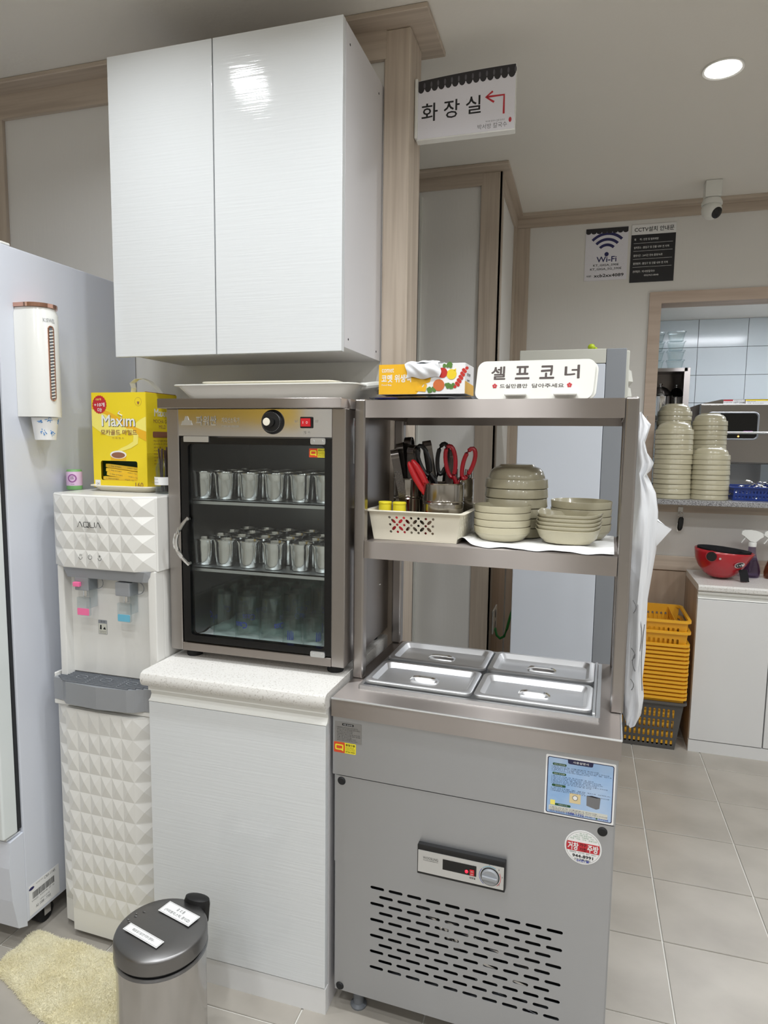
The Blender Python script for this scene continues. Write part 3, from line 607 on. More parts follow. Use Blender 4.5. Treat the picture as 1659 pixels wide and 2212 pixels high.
part('title', tl, 'white_ink', nt_, None); part('lettering', tw, 'ink', nt_, None)
q_mark(t, 0.004, 0.688, 0.057, 0.0262, 0.0078)
bs = part('instruction_label', MB().prism(rrect(0.5045, 0.6485, 0.632, 0.7675, 0.003), 0.0078, 0.0072), 'paper', t, None, label='large blue instruction label with a white border')
part('blue_border', MB().prism(rrect(0.5080, 0.6450, 0.6355, 0.7635, 0.004), 0.0072, 0.0070), 'navy_st', bs, None)
part('blue_field', MB().prism(rrect(0.5100, 0.6432, 0.6372, 0.7620, 0.003), 0.0070, 0.0068), 'blue_st', bs, None)
part('title_tab', MB().prism([(0.550, 0.7628), (0.603, 0.7628), (0.602, 0.7545), (0.599, 0.7530), (0.554, 0.7530), (0.551, 0.7545)], 0.0068, 0.0066), 'navy_st', bs, None)
g_ = MB()
for x0, x1, z in ((0.519, 0.548, 0.7455), (0.519, 0.548, 0.7245), (0.519, 0.548, 0.6975), (0.527, 0.560, 0.6545)): g_.prism(rrect(x0, x1, z, z + 0.0052, 0.0024), 0.0068, 0.0066)
part('green_tab', g_, 'green_st', bs, None)
part('panel_note', MB().prism(rrect(0.514, 0.636, 0.6415, 0.6535, 0.001), 0.0068, 0.0067), 'ac_top', bs, None)
part('tan_box', MB().prism(rrect(0.557, 0.580, 0.666, 0.688, 0.001), 0.0068, 0.0066), 'tan', bs, None)
part('dial_picture', MB().disc((0.5685, 0.6785), 0.0058, 0.0066, 24, 0.0003), 'grey_ink', bs, None)
part('dial_picture_face', MB().disc((0.5685, 0.6785), 0.0045, 0.0063, 24, 0.0002), 'paper', bs, None)
part('counter_picture', MB().prism([(0.592, 0.688), (0.612, 0.6862), (0.6205, 0.688), (0.619, 0.664), (0.6125, 0.661), (0.5925, 0.666)], 0.0068, 0.0066), 'grey_ink', bs, None)
part('counter_picture_top', MB().prism([(0.592, 0.688), (0.612, 0.6862), (0.6205, 0.688), (0.603, 0.690)], 0.0066, 0.0065), 'boardb', bs, None)
part('memo_picture', MB().prism(rrect(0.517, 0.527, 0.655, 0.666, 0.001), 0.0066, 0.0064), 'yellow_l', bs, None)
part('title', MB().txt('사용설명서', 0.561, 0.593, 0.7555, 0.7608, 0.0064, 0.01).txt('설치시 주의사항', 0.522, 0.545, 0.7468, 0.7495, 0.0064).txt('사용시 주의사항', 0.522, 0.545, 0.7258, 0.7285, 0.0064).txt('주의사항', 0.526, 0.541, 0.6988, 0.7015, 0.0064).txt('사용방지 (안내)', 0.534, 0.553, 0.6558, 0.6585, 0.0064), 'white_ink', bs, None)
sent = ['사용설명서 설치시 주의사항 안내 및 서비스 사용시 주의사항', '설치시 사용 전 주의사항 및 안내', '사용시 주의사항 설치 안내문 서비스 사용설명서 주의사항', '주의사항 및 설치 안내 서비스', '설치 안내 및 사용설명서 주의사항']
for z0, n_, ends in ((0.7420, 4, (0.615, 0.636, 0.640, 0.596)), (0.7205, 6, (0.604, 0.620, 0.624, 0.612, 0.634, 0.600)), (0.6935, 3, (0.640, 0.588, 0.638)), (0.6490, 4, (0.615, 0.636, 0.572, 0.604))):
    tw = MB()
    for k in range(n_): tw.txt('▪' + sent[(k + n_) % 5], 0.517, ends[k], z0 - k * 0.0033, z0 + 0.0021 - k * 0.0033, 0.0064)
    part('lettering', tw, 'navy_st', bs, None)
part('phone_number', MB().txt('1588-1732', 0.552, 0.588, 0.6380 + 0.0008, 0.6445, 0.0064, 0.02).txt('서비스 및 사용 안내 서비스', 0.514, 0.549, 0.6412, 0.6436, 0.0064).txt('www.woosung.co.kr', 0.514, 0.547, 0.6380, 0.6402, 0.0064).txt('전국 서비스 번', 0.591, 0.611, 0.6395, 0.6435, 0.0064).txt('(주)우성냉동', 0.617, 0.638, 0.6385, 0.6425, 0.0064, 0.02), 'blue_ink', bs, None)
part('green_square', MB().prism(rrect(0.6125, 0.616, 0.6388, 0.6424, 0.0004), 0.0068, 0.0064), 'green_st', bs, None)
rs = part('round_sticker', MB().disc((0.5895, 0.568), 0.0385, 0.0098, 48, 0.0005), 'paper', t, None, label='round white shop sticker with a red band')
part('ring_line', MB().loft([[(0.5895 + r_ * math.cos(2 * PI * k / 48), 0.0091, 0.568 + r_ * math.sin(2 * PI * k / 48)) for k in range(48)] for r_ in (0.0352, 0.0357)], caps=False), 'grey_ink', rs, None)
part('red_band', MB().prism([(0.5895 + 0.0348 * math.cos(math.radians(a)), 0.568 + 0.0348 * math.sin(math.radians(a))) for a in (-17, -8, 0, 8, 17, 163, 172, 180, 188, 197)], 0.0093, 0.0090), 'red', rs, None)
part('shop_name', MB().txt('거창', 0.5575, 0.5800, 0.559, 0.577, 0.0088, 0.045).txt('주방', 0.5985, 0.6215, 0.559, 0.577, 0.0088, 0.045), 'white_ink', rs, None)
part('small_words', MB().txt('가구', 0.5825, 0.5965, 0.5695, 0.5770, 0.0088, 0.02).txt('가전', 0.5825, 0.5965, 0.5595, 0.5670, 0.0088, 0.02).txt('944-8991', 0.5680, 0.6115, 0.5435, 0.5505, 0.0088, 0.04).txt('010-7588-0942', 0.5730, 0.6060, 0.5375, 0.5415, 0.0088, 0.01).txt('전문주방 · 가구가전 · 설치 · 서비스', 0.5620, 0.6170, 0.5530, 0.5562, 0.0088), 'ink', rs, None)
part('green_words', MB().txt('내 서 안', 0.581, 0.598, 0.5975, 0.6005, 0.0088).txt('TV·가전·주방가전', 0.573, 0.606, 0.5930, 0.5960, 0.0088).txt('주방가구 · 가전주방 · 가구', 0.568, 0.611, 0.5885, 0.5915, 0.0088).txt('주방 · 가전 · 가구 · 주방가전', 0.562, 0.617, 0.5840, 0.5870, 0.0088), 'green_ink', rs, None)
part('pen_scribble', MB().txt('24년1월', 0.577, 0.603, 0.5345, 0.5400, 0.0086, 0.03), 'blue_ink', rs, None)

# four lids on the pans
LW, LD = 0.270, 0.163
lids = [(0.0475 + LW / 2, 0.095 + LD / 2, 'front left'), (0.323 + LW / 2, 0.095 + LD / 2, 'front right'), (0.0475 + LW / 2, 0.281 + LD / 2, 'back left'), (0.323 + LW / 2, 0.281 + LD / 2, 'back right')]
lid0 = None
for x, y, nm in lids:
    lab = 'shallow steel pan lid with a recessed grip, %s of the four on the counter' % nm
    if lid0 is None:
        lid0 = thing('pan_lid', lab, 'lid', fl(x, y, CT + 0.0105), FA, 'steel pan lids on the counter')
        a, c_ = LW / 2, LD / 2
        R = [ring_xy(-a, a, -c_, c_, z, 0.016) for z in (0.0, 0.006)] + [ring_xy(-a + .003, a - .003, -c_ + .003, c_ - .003, 0.0085, 0.015), ring_xy(-a + .013, a - .013, -c_ + .013, c_ - .013, 0.0085, 0.015), ring_xy(-a + .021, a - .021, -c_ + .021, c_ - .021, -0.004, 0.014), ring_xy(-a + .030, a - .030, -c_ + .030, c_ - .030, -0.0055, 0.014)]
        m_ = MB().loft(R, caps=False)
        last = ring_xy(-a + .030, a - .030, -c_ + .030, c_ - .030, -0.0055, 0.014); n_ = len(last)
        def wf_(k):
            x_, y_, _ = last[k]; an = math.atan2(y_ / 0.024, x_ / 0.038); return an
        rings = [last] + [[(sx_ * math.cos(wf_(k)), sy_ * math.sin(wf_(k)), z_) for k in range(n_)] for sx_, sy_, z_ in ((0.042, 0.0265, -0.0055), (0.040, 0.0245, -0.0025), (0.037, 0.0225, -0.0045), (0.030, 0.018, -0.013), (0.012, 0.008, -0.017))]
        m_.loft(rings[:], caps=False); m_.b.faces.new([m_.b.verts.new((0.012 * math.cos(wf_(k)), 0.008 * math.sin(wf_(k)), -0.017)) for k in range(n_)])
        bmesh.ops.remove_doubles(m_.b, verts=m_.b.verts, dist=0.0002)
        part('lid_plate', m_, 'lid_st', lid0, 40)
        part('grip', MB().strip([(-0.037, 0, -0.004), (-0.030, 0, 0.001), (-0.015, 0, 0.003), (0.015, 0, 0.003), (0.030, 0, 0.001), (0.037, 0, -0.004)], (0, 0.0062, 0), 0.0025), 'mirror', lid0)
    else:
        copy_thing(lid0, fl(x, y, CT + 0.0105), (0, 0, FA), lab)

# ------------------------------------------------------------------ steel rack standing on the counter
SH1, SH2 = 1.539, 1.186
t = thing('steel_rack', 'two-tier stainless steel rack standing on the refrigerated counter', 'rack', fl(0, 0, CT + 0.0005), FA)
zr = CT + 0.0005
for x in (0.0125, 0.6465):
    for y in (0.155, 0.478):
        part('post', MB().box(x - 0.0145, x + 0.0145, y - 0.0145, y + 0.0145, 0, SH1 + 0.003 - zr, 0.006, 4), 'steel_y', t)
for zt, nm in ((SH1, 'top'), (SH2, 'middle')):
    b = MB(); z1, z0 = zt - zr, zt - zr - 0.043
    b.box(0.027, 0.632, 0.142, 0.491, z1 - 0.002, z1)
    b.box(0.027, 0.632, 0.142, 0.1445, z0, z1 - 0.002); b.box(0.027, 0.632, 0.4885, 0.491, z0 - 0.010, z1 - 0.002)
    b.box(0.027, 0.0295, 0.1445, 0.4885, z0, z1 - 0.002); b.box(0.6295, 0.632, 0.1445, 0.4885, z0, z1 - 0.002)
    b.box(0.027, 0.632, 0.1445, 0.156, z0, z0 + 0.002); b.box(0.027, 0.632, 0.30, 0.335, z1 - 0.022, z1 - 0.002)
    part('shelf', b, 'steel', t, None)
part('bag_hook', MB().tube([(0.661, 0.30, 0.668), (0.675, 0.30, 0.668), (0.683, 0.30, 0.672), (0.685, 0.30, 0.680)], 0.002, 8), 'chrome', t)

# ------------------------------------------------------------------ things on the top shelf of the rack
def onr(name, label, cat, x, y, z, rz=0.0, group=None): return thing(name, label, cat, fl(x, y, z), FA + rz, group)
T1 = SH1 + 0.0008
# plastic-wrapped packs lying under the bag box
t = onr('wrapped_pack', 'dark plastic-wrapped pack lying under the orange food bag box', 'packet', 0.145, 0.255, T1)
def pack(x0, x1, y0, y1, h, seed):
    rnd = random.Random(seed); R = []
    for k in range(9):
        u = k / 8; x = x0 + (x1 - x0) * u; e = math.sin(PI * min(max(u, 0.06), 0.94)) ** 0.35
        R.append([(x, (y0 + y1) / 2 + (y1 - y0) / 2 * math.cos(2 * PI * j / 14) * (0.9 + 0.1 * rnd.random()), max(0.0, h / 2 + h / 2 * e * math.sin(2 * PI * j / 14) * (0.8 + 0.25 * rnd.random()))) for j in range(14)])
    return MB().loft(R)
part('black_content', pack(-0.055, 0.075, -0.055, 0.055, 0.0145, 3), 'blackf', t)
part('blue_content', pack(-0.118, -0.05, -0.050, 0.05, 0.0145, 4), 'bluebag', t)
part('film', pack(-0.130, 0.135, -0.060, 0.058, 0.0165, 5), 'film', t)
# bag dispenser box
bx0, bx1, bz0 = 0.036, 0.260, T1 + 0.017
bh = 1.632 - bz0; bd = 0.105
t = onr('bag_box', 'orange and white food bag carton with vegetable pictures and a plastic bag coming out', 'box', bx0, 0.215, bz0); bw = bx1 - bx0
part('carton', MB().box(0, bw, 0, bd, 0, bh, 0.0008, 1), 'paper', t)
part('orange_print', MB().prism([(0, 0.0005), (0.100, 0.0005), (0.118, 0.024), (0.135, 0.030), (0.138, 0.040), (0.083, 0.055), (0.083, bh), (0, bh)], 0.0, -0.0004), 'orange', t, None)
part('side_print', MB().prism([(0, 0.001), (bd, 0.001), (bd, bh * 0.36), (0, bh * 0.42)], -0.0002, -0.0006, Matrix.Translation((bw, 0, 0)) @ Matrix.Rotation(PI / 2, 4, 'Z')), 'orange', t, None)
part('lettering', MB().txt('comet', 0.008, 0.040, bh - 0.020, bh - 0.009, -0.0006, 0.01).txt('코멧 위생백', 0.007, 0.086, 0.030, 0.050, -0.0006, 0.035).txt('Food Bag', 0.008, 0.034, 0.021, 0.026, -0.0006), 'white_ink', t, None)
part('side_lettering', MB().txt('코멧 위생백', 0.02, 0.06, 0.045, 0.053, -0.0006, 0.01, Matrix.Translation((bw, 0, 0)) @ Matrix.Rotation(PI / 2, 4, 'Z')).txt('200매', 0.02, 0.05, 0.032, 0.038, -0.0006, 0.01, Matrix.Translation((bw, 0, 0)) @ Matrix.Rotation(PI / 2, 4, 'Z')), 'ink', t, None)
part('tomato_picture', MB().disc((0.167, 0.052), 0.0125, -0.0004, 20).disc((0.158, 0.021), 0.0, -0.0004, 8), 'tom', t, None)
part('onion_picture', MB().disc((0.158, 0.022), 0.0145, -0.0005, 22), 'onion', t, None)
part('lemon_picture', MB().disc((0.190, 0.048), 0.0125, -0.0004, 22, sx=1.0).prism([(0.194, 0.058), (0.201, 0.062), (0.201, 0.054)], -0.0004, -0.001), 'lemon', t, None)
ct = MB()
for k in range(12): ct.disc((0.199 + 0.0021 * k + (0.006 if k % 2 else 0.0), 0.018 + 0.0040 * k), 0.0042, -0.0004 - 0.0001 * (k % 3), 12)
part('cherry_tomato_picture', ct, 'tom', t, None)
bc = MB(); rnd = random.Random(5)
for (cx, cz) in ((0.180, 0.070), (0.186, 0.019), (0.140, 0.010)):
    for k in range(9): bc.disc((cx + rnd.uniform(-0.009, 0.009), cz + rnd.uniform(-0.004, 0.005)), 0.0042, -0.0004 - 0.00005 * k, 10)
part('broccoli_picture', bc, 'leaf', t, None)
part('cut_flap', MB().prism([(0.098, 0.008), (0.124, 0.006), (0.128, 0.024), (0.122, 0.026), (0.118, 0.018), (0.106, 0.018), (0.102, 0.027), (0.096, 0.026)], -0.0008, -0.0012), 'orange', t, None)
rb = random.Random(12)
def bagf(u, v):
    x = 0.072 + 0.088 * u + 0.004 * math.sin(v * 5); z = 0.040 + (bh - 0.034) * v
    return (x, -0.004 - 0.012 * math.sin(PI * v) * math.sin(PI * u) ** 0.6 + 0.0022 * math.sin(u * 17 + v * 9) + (0.02 * max(0, v - 0.85) / 0.15), z + 0.003 * math.sin(u * 9))
bg = MB().grid(bagf, 22, 14)
bg.grid(lambda u, v: (0.080 + 0.09 * u, 0.03 * v, bh + 0.002 + 0.008 * math.sin(PI * u) * math.sin(PI * v * 0.9 + 0.2) + 0.001 * math.sin(u * 21)), 14, 6)
part('plastic_bag', bg, 'bagp', t, 60)
# self-corner sign board leaning on a low stand
t = onr('sign_board', 'white rounded self-corner sign board standing on the steel rack top', 'sign', 0.4275, 0.185, T1)
lean = Matrix.Rotation(math.radians(-9), 4, 'X')
face = MB().prism([(x + z * 0.06, z) for x, z in rrect(-0.1375, 0.1335, 0.0, 0.093, 0.019, 6)], 0.0, 0.006, lean)
part('board', face, 'plas_m', t)
part('backing', MB().prism([(x + z * 0.06, z) for x, z in rrect(-0.131, 0.140, 0.0, 0.088, 0.019, 6)], 0.006, 0.012, lean), 'plas_m', t)
for k, ch in enumerate('셀프코너'):
    x = -0.100 + k * 0.0565; part('letter', MB().txt(ch, x, x + 0.034, 0.048, 0.080, -0.0003, 0.03, lean), 'brown_ink', t, None)
part('lettering', MB().txt('드실만큼만', -0.078, -0.013, 0.0275, 0.0375, -0.0003, 0.02, lean), 'brown_ink', t, None)
part('lettering', MB().txt('담아주세요', -0.003, 0.070, 0.0275, 0.0375, -0.0003, 0.02, lean), 'brown_ink', t, None)
fm = MB()
for cx in (-0.090, 0.082):
    for k in range(5):
        a = PI / 2 + k * 2 * PI / 5; fm.prism([(cx + 0.0035 * math.cos(a) + 0.0024 * math.cos(q), 0.033 + 0.0035 * math.sin(a) + 0.0024 * math.sin(q)) for q in [2 * PI * j / 10 for j in range(10)]], -0.0003 - k * 0.00005, -0.0008, lean)
part('flower_print', fm, 'red', t, None)
for x0, x1 in ((-0.064, -0.014), (0.048, 0.100)): part('stand_foot', MB().box(x0, x1, -0.018, 0.03, 0.008, 0.0145, 0.003, 2), 'plas_m', t)

# ------------------------------------------------------------------ things on the middle shelf
T2 = SH2 + 0.0008
# tissue towel under the dishes
def towel(u, v):
    x = 0.245 + 0.38 * u; y = 0.155 + 0.32 * v
    e = (0.006 * math.sin(u * 19 + 1) + 0.004 * math.sin(u * 43)) * (1 - v)
    z = 0.0012 + 0.0012 * (1 + math.sin(u * 21 + v * 13)) + (0.014 * math.exp(-((u - 0.07) / 0.05) ** 2) * (1 - v) if u < 0.3 else 0)
    return (x, y + e + (0.035 * max(0, 0.25 - u) / 0.25) * (1 - v), z)
o = tag(part('paper_towel', MB().grid(towel, 70, 34), 'paper_w'), 'crinkled white paper towel spread under the beige dishes', 'towel'); o.location = fl(0, 0, T2); o.rotation_euler = (0, 0, FA)
T3 = T2 + 0.0045
# slotted white basket
t = onr('utensil_basket', 'cream plastic basket with flower-shaped holes holding tins and yellow-capped bottles', 'basket', 0.0, 0.0, T2)
BX0, BX1, BY0, BY1, BH = 0.036, 0.254, 0.190, 0.458, 0.078
def bpt(x, z, front):  # flared wall
    return z / BH * 0.012
def hole_panel(x0, x1, holes, z0=0.003, z1=0.072):
    b = bmesh.new(); es = []
    def loop(pts):
        vs = [b.verts.new((x, 0, z)) for x, z in pts]; return [b.edges.new((vs[i], vs[(i + 1) % len(vs)])) for i in range(len(vs))]
    es += loop([(x0, z0), (x1, z0), (x1, z1), (x0, z1)])
    for cx, cz, a, b_, ang in holes:
        es += loop([(cx + a * math.cos(q) * math.cos(ang) - b_ * math.sin(q) * math.sin(ang), cz + a * math.cos(q) * math.sin(ang) + b_ * math.sin(q) * math.cos(ang)) for q in [2 * PI * k / 12 for k in range(12)]])
    bmesh.ops.triangle_fill(b, edges=es, use_beauty=True)
    r = bmesh.ops.extrude_face_region(b, geom=b.faces[:]); bmesh.ops.translate(b, verts=[v for v in r['geom'] if isinstance(v, bmesh.types.BMVert)], vec=(0, 0.0022, 0))
    m = MB(); m.b.free(); m.b = b; return m
pat = []
for i in range(7):
    for j in range(3): pat.append((0.085 + i * 0.0178, 0.022 + j * 0.0185, 0.0033, 0.0033, 0))
for i in range(6):
    for j in range(2):
        pat.append((0.0939 + i * 0.0178, 0.03125 + j * 0.0185, 0.0072, 0.0038, math.radians(45 if (i + j) % 2 == 0 else -45)))
fw = hole_panel(BX0, BX1, pat)
for v in fw.b.verts:
    s_ = v.co.z / BH; v.co.x += (v.co.x - (BX0 + BX1) / 2) * 0.10 * s_; v.co.y += BY0 - 0.012 * s_
part('front_wall', fw, 'cream', t, None)
pat = []
for i in range(9):
    for j in range(5): pat.append((0.03 + i * 0.026 + (j % 2) * 0.013, 0.016 + j * 0.0115, 0.0028, 0.0050, 0.3))
L_ = BY1 - BY0
for side in (0, 1):
    sw_ = hole_panel(0, L_, [p for p in pat if p[0] < L_ - 0.01])
    for v in sw_.b.verts:
        s_ = v.co.z / BH; yy = v.co.x; th = v.co.y
        x = (BX1 + 0.011 * s_ - th) if side else (BX0 - 0.011 * s_ + th)
        v.co.x = x; v.co.y = BY0 + yy + (yy / L_ - 0.5) * 0.022 * s_
    part('side_wall', sw_, 'cream', t, None)
bk = hole_panel(BX0, BX1, [])
for v in bk.b.verts:
    s_ = v.co.z / BH; v.co.x += (v.co.x - (BX0 + BX1) / 2) * 0.10 * s_; v.co.y = BY1 + 0.012 * s_ - v.co.y
part('back_wall', bk, 'cream', t, None)
part('base', MB().box(BX0, BX1, BY0, BY1, 0.0, 0.003), 'cream', t)
part('rim', MB().loft([ring_xy(BX0 - a, BX1 + a, BY0 - a, BY1 + a, z, 0.012) for a, z in ((0.0085, 0.071), (0.021, 0.073), (0.023, 0.0755), (0.020, 0.0775), (0.010, 0.0765), (0.0085, 0.071))], caps=False), 'cream', t)
# bottles with yellow caps inside the basket
for k, (x, nm) in enumerate(((0.042 + 0.012, 'left'), (0.093, 'right'))):
    b = onr('spice_bottle', 'small bottle with a yellow screw cap, %s of the pair in the basket' % nm, 'bottle', x, 0.225, T2 + 0.0035, group='yellow capped bottles')
    part('bottle', MB().lathe([(0, 0), (0.017, 0), (0.018, 0.004), (0.018, 0.058), (0.015, 0.066), (0, 0.066)], 20), 'red' if k == 1 else 'clearp', b)
    part('cap', MB().lathe([(0, 0.0920), (0.0155, 0.0920), (0.0178, 0.0900), (0.0178, 0.0865), (0.0168, 0.0855), (0.0172, 0.0665), (0, 0.0665)], 28), 'yel_st', b)
# three steel tins and what stands in them
tin_prof = [(0, 0), (1, 0), (1, 0.62), (1.02, 0.63), (0.985, 0.655), (1.02, 0.68), (1.0, 0.70), (1.0, 0.975), (1.06, 1.0), (1.03, 1.0), (0.97, 0.975), (0.97, 0.02), (0, 0.02)]
def tin(label, x, y, r, h, sx=1.0):
    o = onr('utensil_tin', label, 'tin', x, y, T2 + 0.0035, group='steel tins in the basket')
    part('can', MB().lathe([(a * r, b * h) for a, b in tin_prof], 36), 'tin_st', o); return o
tin('steel tin of tongs at the left back of the basket', 0.090, 0.335, 0.046, 0.149)
tin('wide steel tin of scissors at the front of the basket', 0.1985, 0.268, 0.0535, 0.143)
tin('steel tin of forks behind the scissors tin at right', 0.2120, 0.385, 0.043, 0.149)
tz = T2 + 0.006
def tong(label, x, y, tilt, az, L, dark=True, perf=False):
    o = thing('tongs', label, 'tongs', fl(x, y, tz), group='tongs in the steel tins', rot=(tilt[0], tilt[1], FA + az))
    n_ = 18; w_ = 0.0105; pts = []
    for k in range(n_ + 1):
        a = PI * 1.25 * k / n_ - PI * 0.125; pts.append((0, -0.0165 * math.cos(a), L - 0.017 + 0.017 * math.sin(a)))
    left = [(0, -0.007, 0.0), (0, -0.020, 0.05), (0, -0.015, L * 0.6), (0, pts[0][1], pts[0][2])]
    right = [(0, -p[1], p[2]) for p in left[::-1]]
    part('spring_bow', MB().strip(pts, (w_, 0, 0), 0.0013), 'tong_st', o, 50)
    part('arm', MB().strip(left, (w_, 0, 0), 0.0013), 'tong_st', o, 50); part('arm', MB().strip(right, (w_, 0, 0), 0.0013), 'tong_st', o, 50)
    if perf:
        pm = MB()
        for i in range(16):
            for j in range(4): pm.ball((-0.0069 + j * 0.0046, -0.0172, L - 0.055 - i * 0.0052), 0.0011, 6)
        part('grip_dots', pm, 'lidst', o, kind='stuff')
tong('steel tongs with a dotted grip, leftmost in the tin', 0.095, 0.312, (0.03, -0.20), 0.30, 0.228, perf=True)
tong('steel tongs with the bow second from the left', 0.088, 0.336, (-0.02, -0.13), 0.1, 0.244)
tong('steel tongs with the tallest bow in the left tin', 0.090, 0.358, (-0.05, -0.07), 0.0, 0.258)
tong('steel tongs beside the red scissors handle', 0.104, 0.312, (0.03, 0.02), -0.35, 0.236)
tong('steel tongs behind the black scissors', 0.186, 0.300, (-0.10, -0.16), 0.4, 0.252)
tong('steel tongs leaning right behind the black scissors', 0.188, 0.303, (-0.10, 0.12), 0.5, 0.228)
def scissors(label, x, y, rot, mtl, ang, L=0.135):
    o = thing('scissors', label, 'scissors', fl(x, y, tz), group='scissors in the tin', rot=rot)
    for s_ in (-1, 1):
        T_ = Matrix.Translation((0, s_ * 0.0016, L)) @ Matrix.Rotation(s_ * ang, 4, 'Y')
        pts = []
        for k in range(20):
            q = 2 * PI * k / 20; pts.append(T_ @ Vector((s_ * 0.011 + 0.0150 * math.sin(q) * (0.86 - 0.14 * math.cos(q)), 0, 0.060 - 0.040 * math.cos(q))))
        m_ = MB().tube(pts, 0.0056, 8, True, flat=1.0)
        m_.tube([T_ @ Vector((s_ * 0.006, 0, 0.022)), T_ @ Vector((0, 0, 0.002)), T_ @ Vector((-s_ * 0.002, 0, -0.016))], [0.0056, 0.0062, 0.004], 8)
        part('handle', m_, mtl, o)
        part('blade', MB().prism([(-0.007, 0), (0.006, 0), (0.001, -L + 0.004)], -0.0008, 0.0008, T_ @ Matrix.Translation((-s_ * 0.002, 0, -0.010)) @ Matrix.Rotation(-s_ * ang * 0.8, 4, 'Y')), 'chrome', o)
    part('pivot', MB().cyl((0, -0.004, L - 0.006), (0, 0.004, L - 0.006), 0.0038, 14), 'chrome', o)
scissors('scissors with two open dark red loop handles, at the right', 0.222, 0.262, (0.02, 0.10, FA), 'red_h', 0.20, 0.138)
scissors('scissors with black loop handles in the middle', 0.190, 0.268, (-0.02, -0.10, FA + 0.15), 'black', 0.22, 0.144)
o = thing('scissors', 'scissors with closed bright red handles leaning left', 'scissors', fl(0.228, 0.248, tz), group='scissors in the tin', rot=(0.03, -0.52, FA))
for s_ in (-1, 1):
    m_ = MB()
    m_.loft([[(s_ * 0.0052 + dx + rx * math.cos(2 * PI * k / 14), 0.0085 * ry * math.sin(2 * PI * k / 14), z) for k in range(14)] for z, rx, ry, dx in ((0.118, 0.0035, 0.5, 0), (0.126, 0.0055, 0.8, s_ * 0.001), (0.150, 0.0080, 1.0, s_ * 0.003), (0.180, 0.0090, 1.05, s_ * 0.004), (0.205, 0.0085, 1.0, s_ * 0.003), (0.220, 0.0065, 0.8, s_ * 0.001), (0.226, 0.003, 0.4, 0))])
    part('handle', m_, 'red_hb', o, 60)
    part('blade', MB().prism([(-0.004, 0.120), (0.004, 0.120), (0.001, 0.004), (-0.001, 0.004)], s_ * 0.0012 - 0.0006, s_ * 0.0012 + 0.0006), 'chrome', o)
rf = random.Random(3)
for k in range(8):
    x, y = 0.212 + rf.uniform(-0.022, 0.022), 0.385 + rf.uniform(-0.022, 0.022)
    o = thing('fork', 'steel fork standing in the right tin, %s from the left' % ORD[k], 'fork', fl(x, y, tz), rot=(rf.uniform(-0.06, 0.06), 0.05 + (x - 0.212) * 4, FA + rf.uniform(-0.4, 0.4)), group='forks in the right tin')
    m_ = MB().strip([(0, 0, 0.0), (0, 0.001, 0.06), (0, -0.001, 0.125), (0, 0.002, 0.138)], (0.0035, 0, 0), 0.0016)
    part('stem', m_, 'chrome', o)
    for j in range(4): part('tine', MB().strip([(-0.0078 + 0.0052 * j, 0.002, 0.134), (-0.0078 + 0.0052 * j, 0.0, 0.150), (-0.0078 + 0.0052 * j, -0.001, 0.172)], (0.0011, 0, 0), 0.0012), 'chrome', o)

# beige melamine dishes
bowl_prof = [(0, -0.002), (0.046, -0.002), (0.048, 0.0), (0.050, 0.003), (0.062, 0.007), (0.072, 0.016), (0.077, 0.030), (0.0775, 0.0340), (0.0795, 0.0358), (0.0842, 0.0366), (0.0850, 0.0378), (0.0869, 0.0585), (0.0860, 0.0600), (0.0848, 0.0585), (0.0822, 0.0395), (0.0770, 0.0368), (0.0745, 0.031), (0.069, 0.018), (0.060, 0.010), (0.048, 0.006), (0, 0.006)]
inv_prof = [(r, 0.060 - z) for r, z in bowl_prof]
stack_mesh = None
def bowl_stack(name_fn, x, y, z, n, pitch, group, sc=1.0, wob=0.0008):
    global stack_mesh
    for k in range(n):     # k = 0 is the lowest
        if stack_mesh is None:
            o = part('bowl', MB().lathe(inv_prof, 44), 'melamine'); stack_mesh = o
        else:
            o = stack_mesh.copy(); COL.objects.link(o)
        o.location = Vector((x, y, z + k * pitch)) + Vector((random.uniform(-wob, wob), random.uniform(-wob, wob), 0)); o.scale = (sc, sc, 1); o.rotation_euler = (0, 0, random.random() * 6)
        tag(o, name_fn(n - 1 - k), 'bowl', group)
p = fl(0.3685, 0.402, T3)
bowl_stack(lambda k: 'beige bowl upside down, %s in the tall stack on the rack shelf' % from_top(k), p.x, p.y, p.z, 6, 0.0255, 'upturned bowls on the rack shelf', 0.97)
plate_prof = [(0, 0.0), (0.052, 0.0), (0.055, 0.001), (0.066, 0.013), (0.0688, 0.0165), (0.0692, 0.0182), (0.0710, 0.0196), (0.0725, 0.0345), (0.0719, 0.0358), (0.0706, 0.0345), (0.0680, 0.0200), (0.064, 0.0160), (0.054, 0.0050), (0, 0.0045)]
pl = None
for k in range(4):
    if pl is None: pl = part('side_dish', MB().lathe(plate_prof, 44), 'melamine'); o = pl
    else: o = pl.copy(); COL.objects.link(o)
    o.location = fl(0.350, 0.292, T3 + k * 0.0178)
    tag(o, 'round beige dish, %s in the front left stack beside the basket' % from_top(3 - k), 'dish', 'round dishes at the front of the shelf')
for k in range(4):
    o = pl.copy(); COL.objects.link(o); o.location = fl(0.539, 0.408, T3 + k * 0.0196); o.scale = (1.08, 1.08, 1.1)
    tag(o, 'round beige dish, %s in the stack behind the oval dishes' % from_top(3 - k), 'dish', 'round dishes at the back of the shelf')
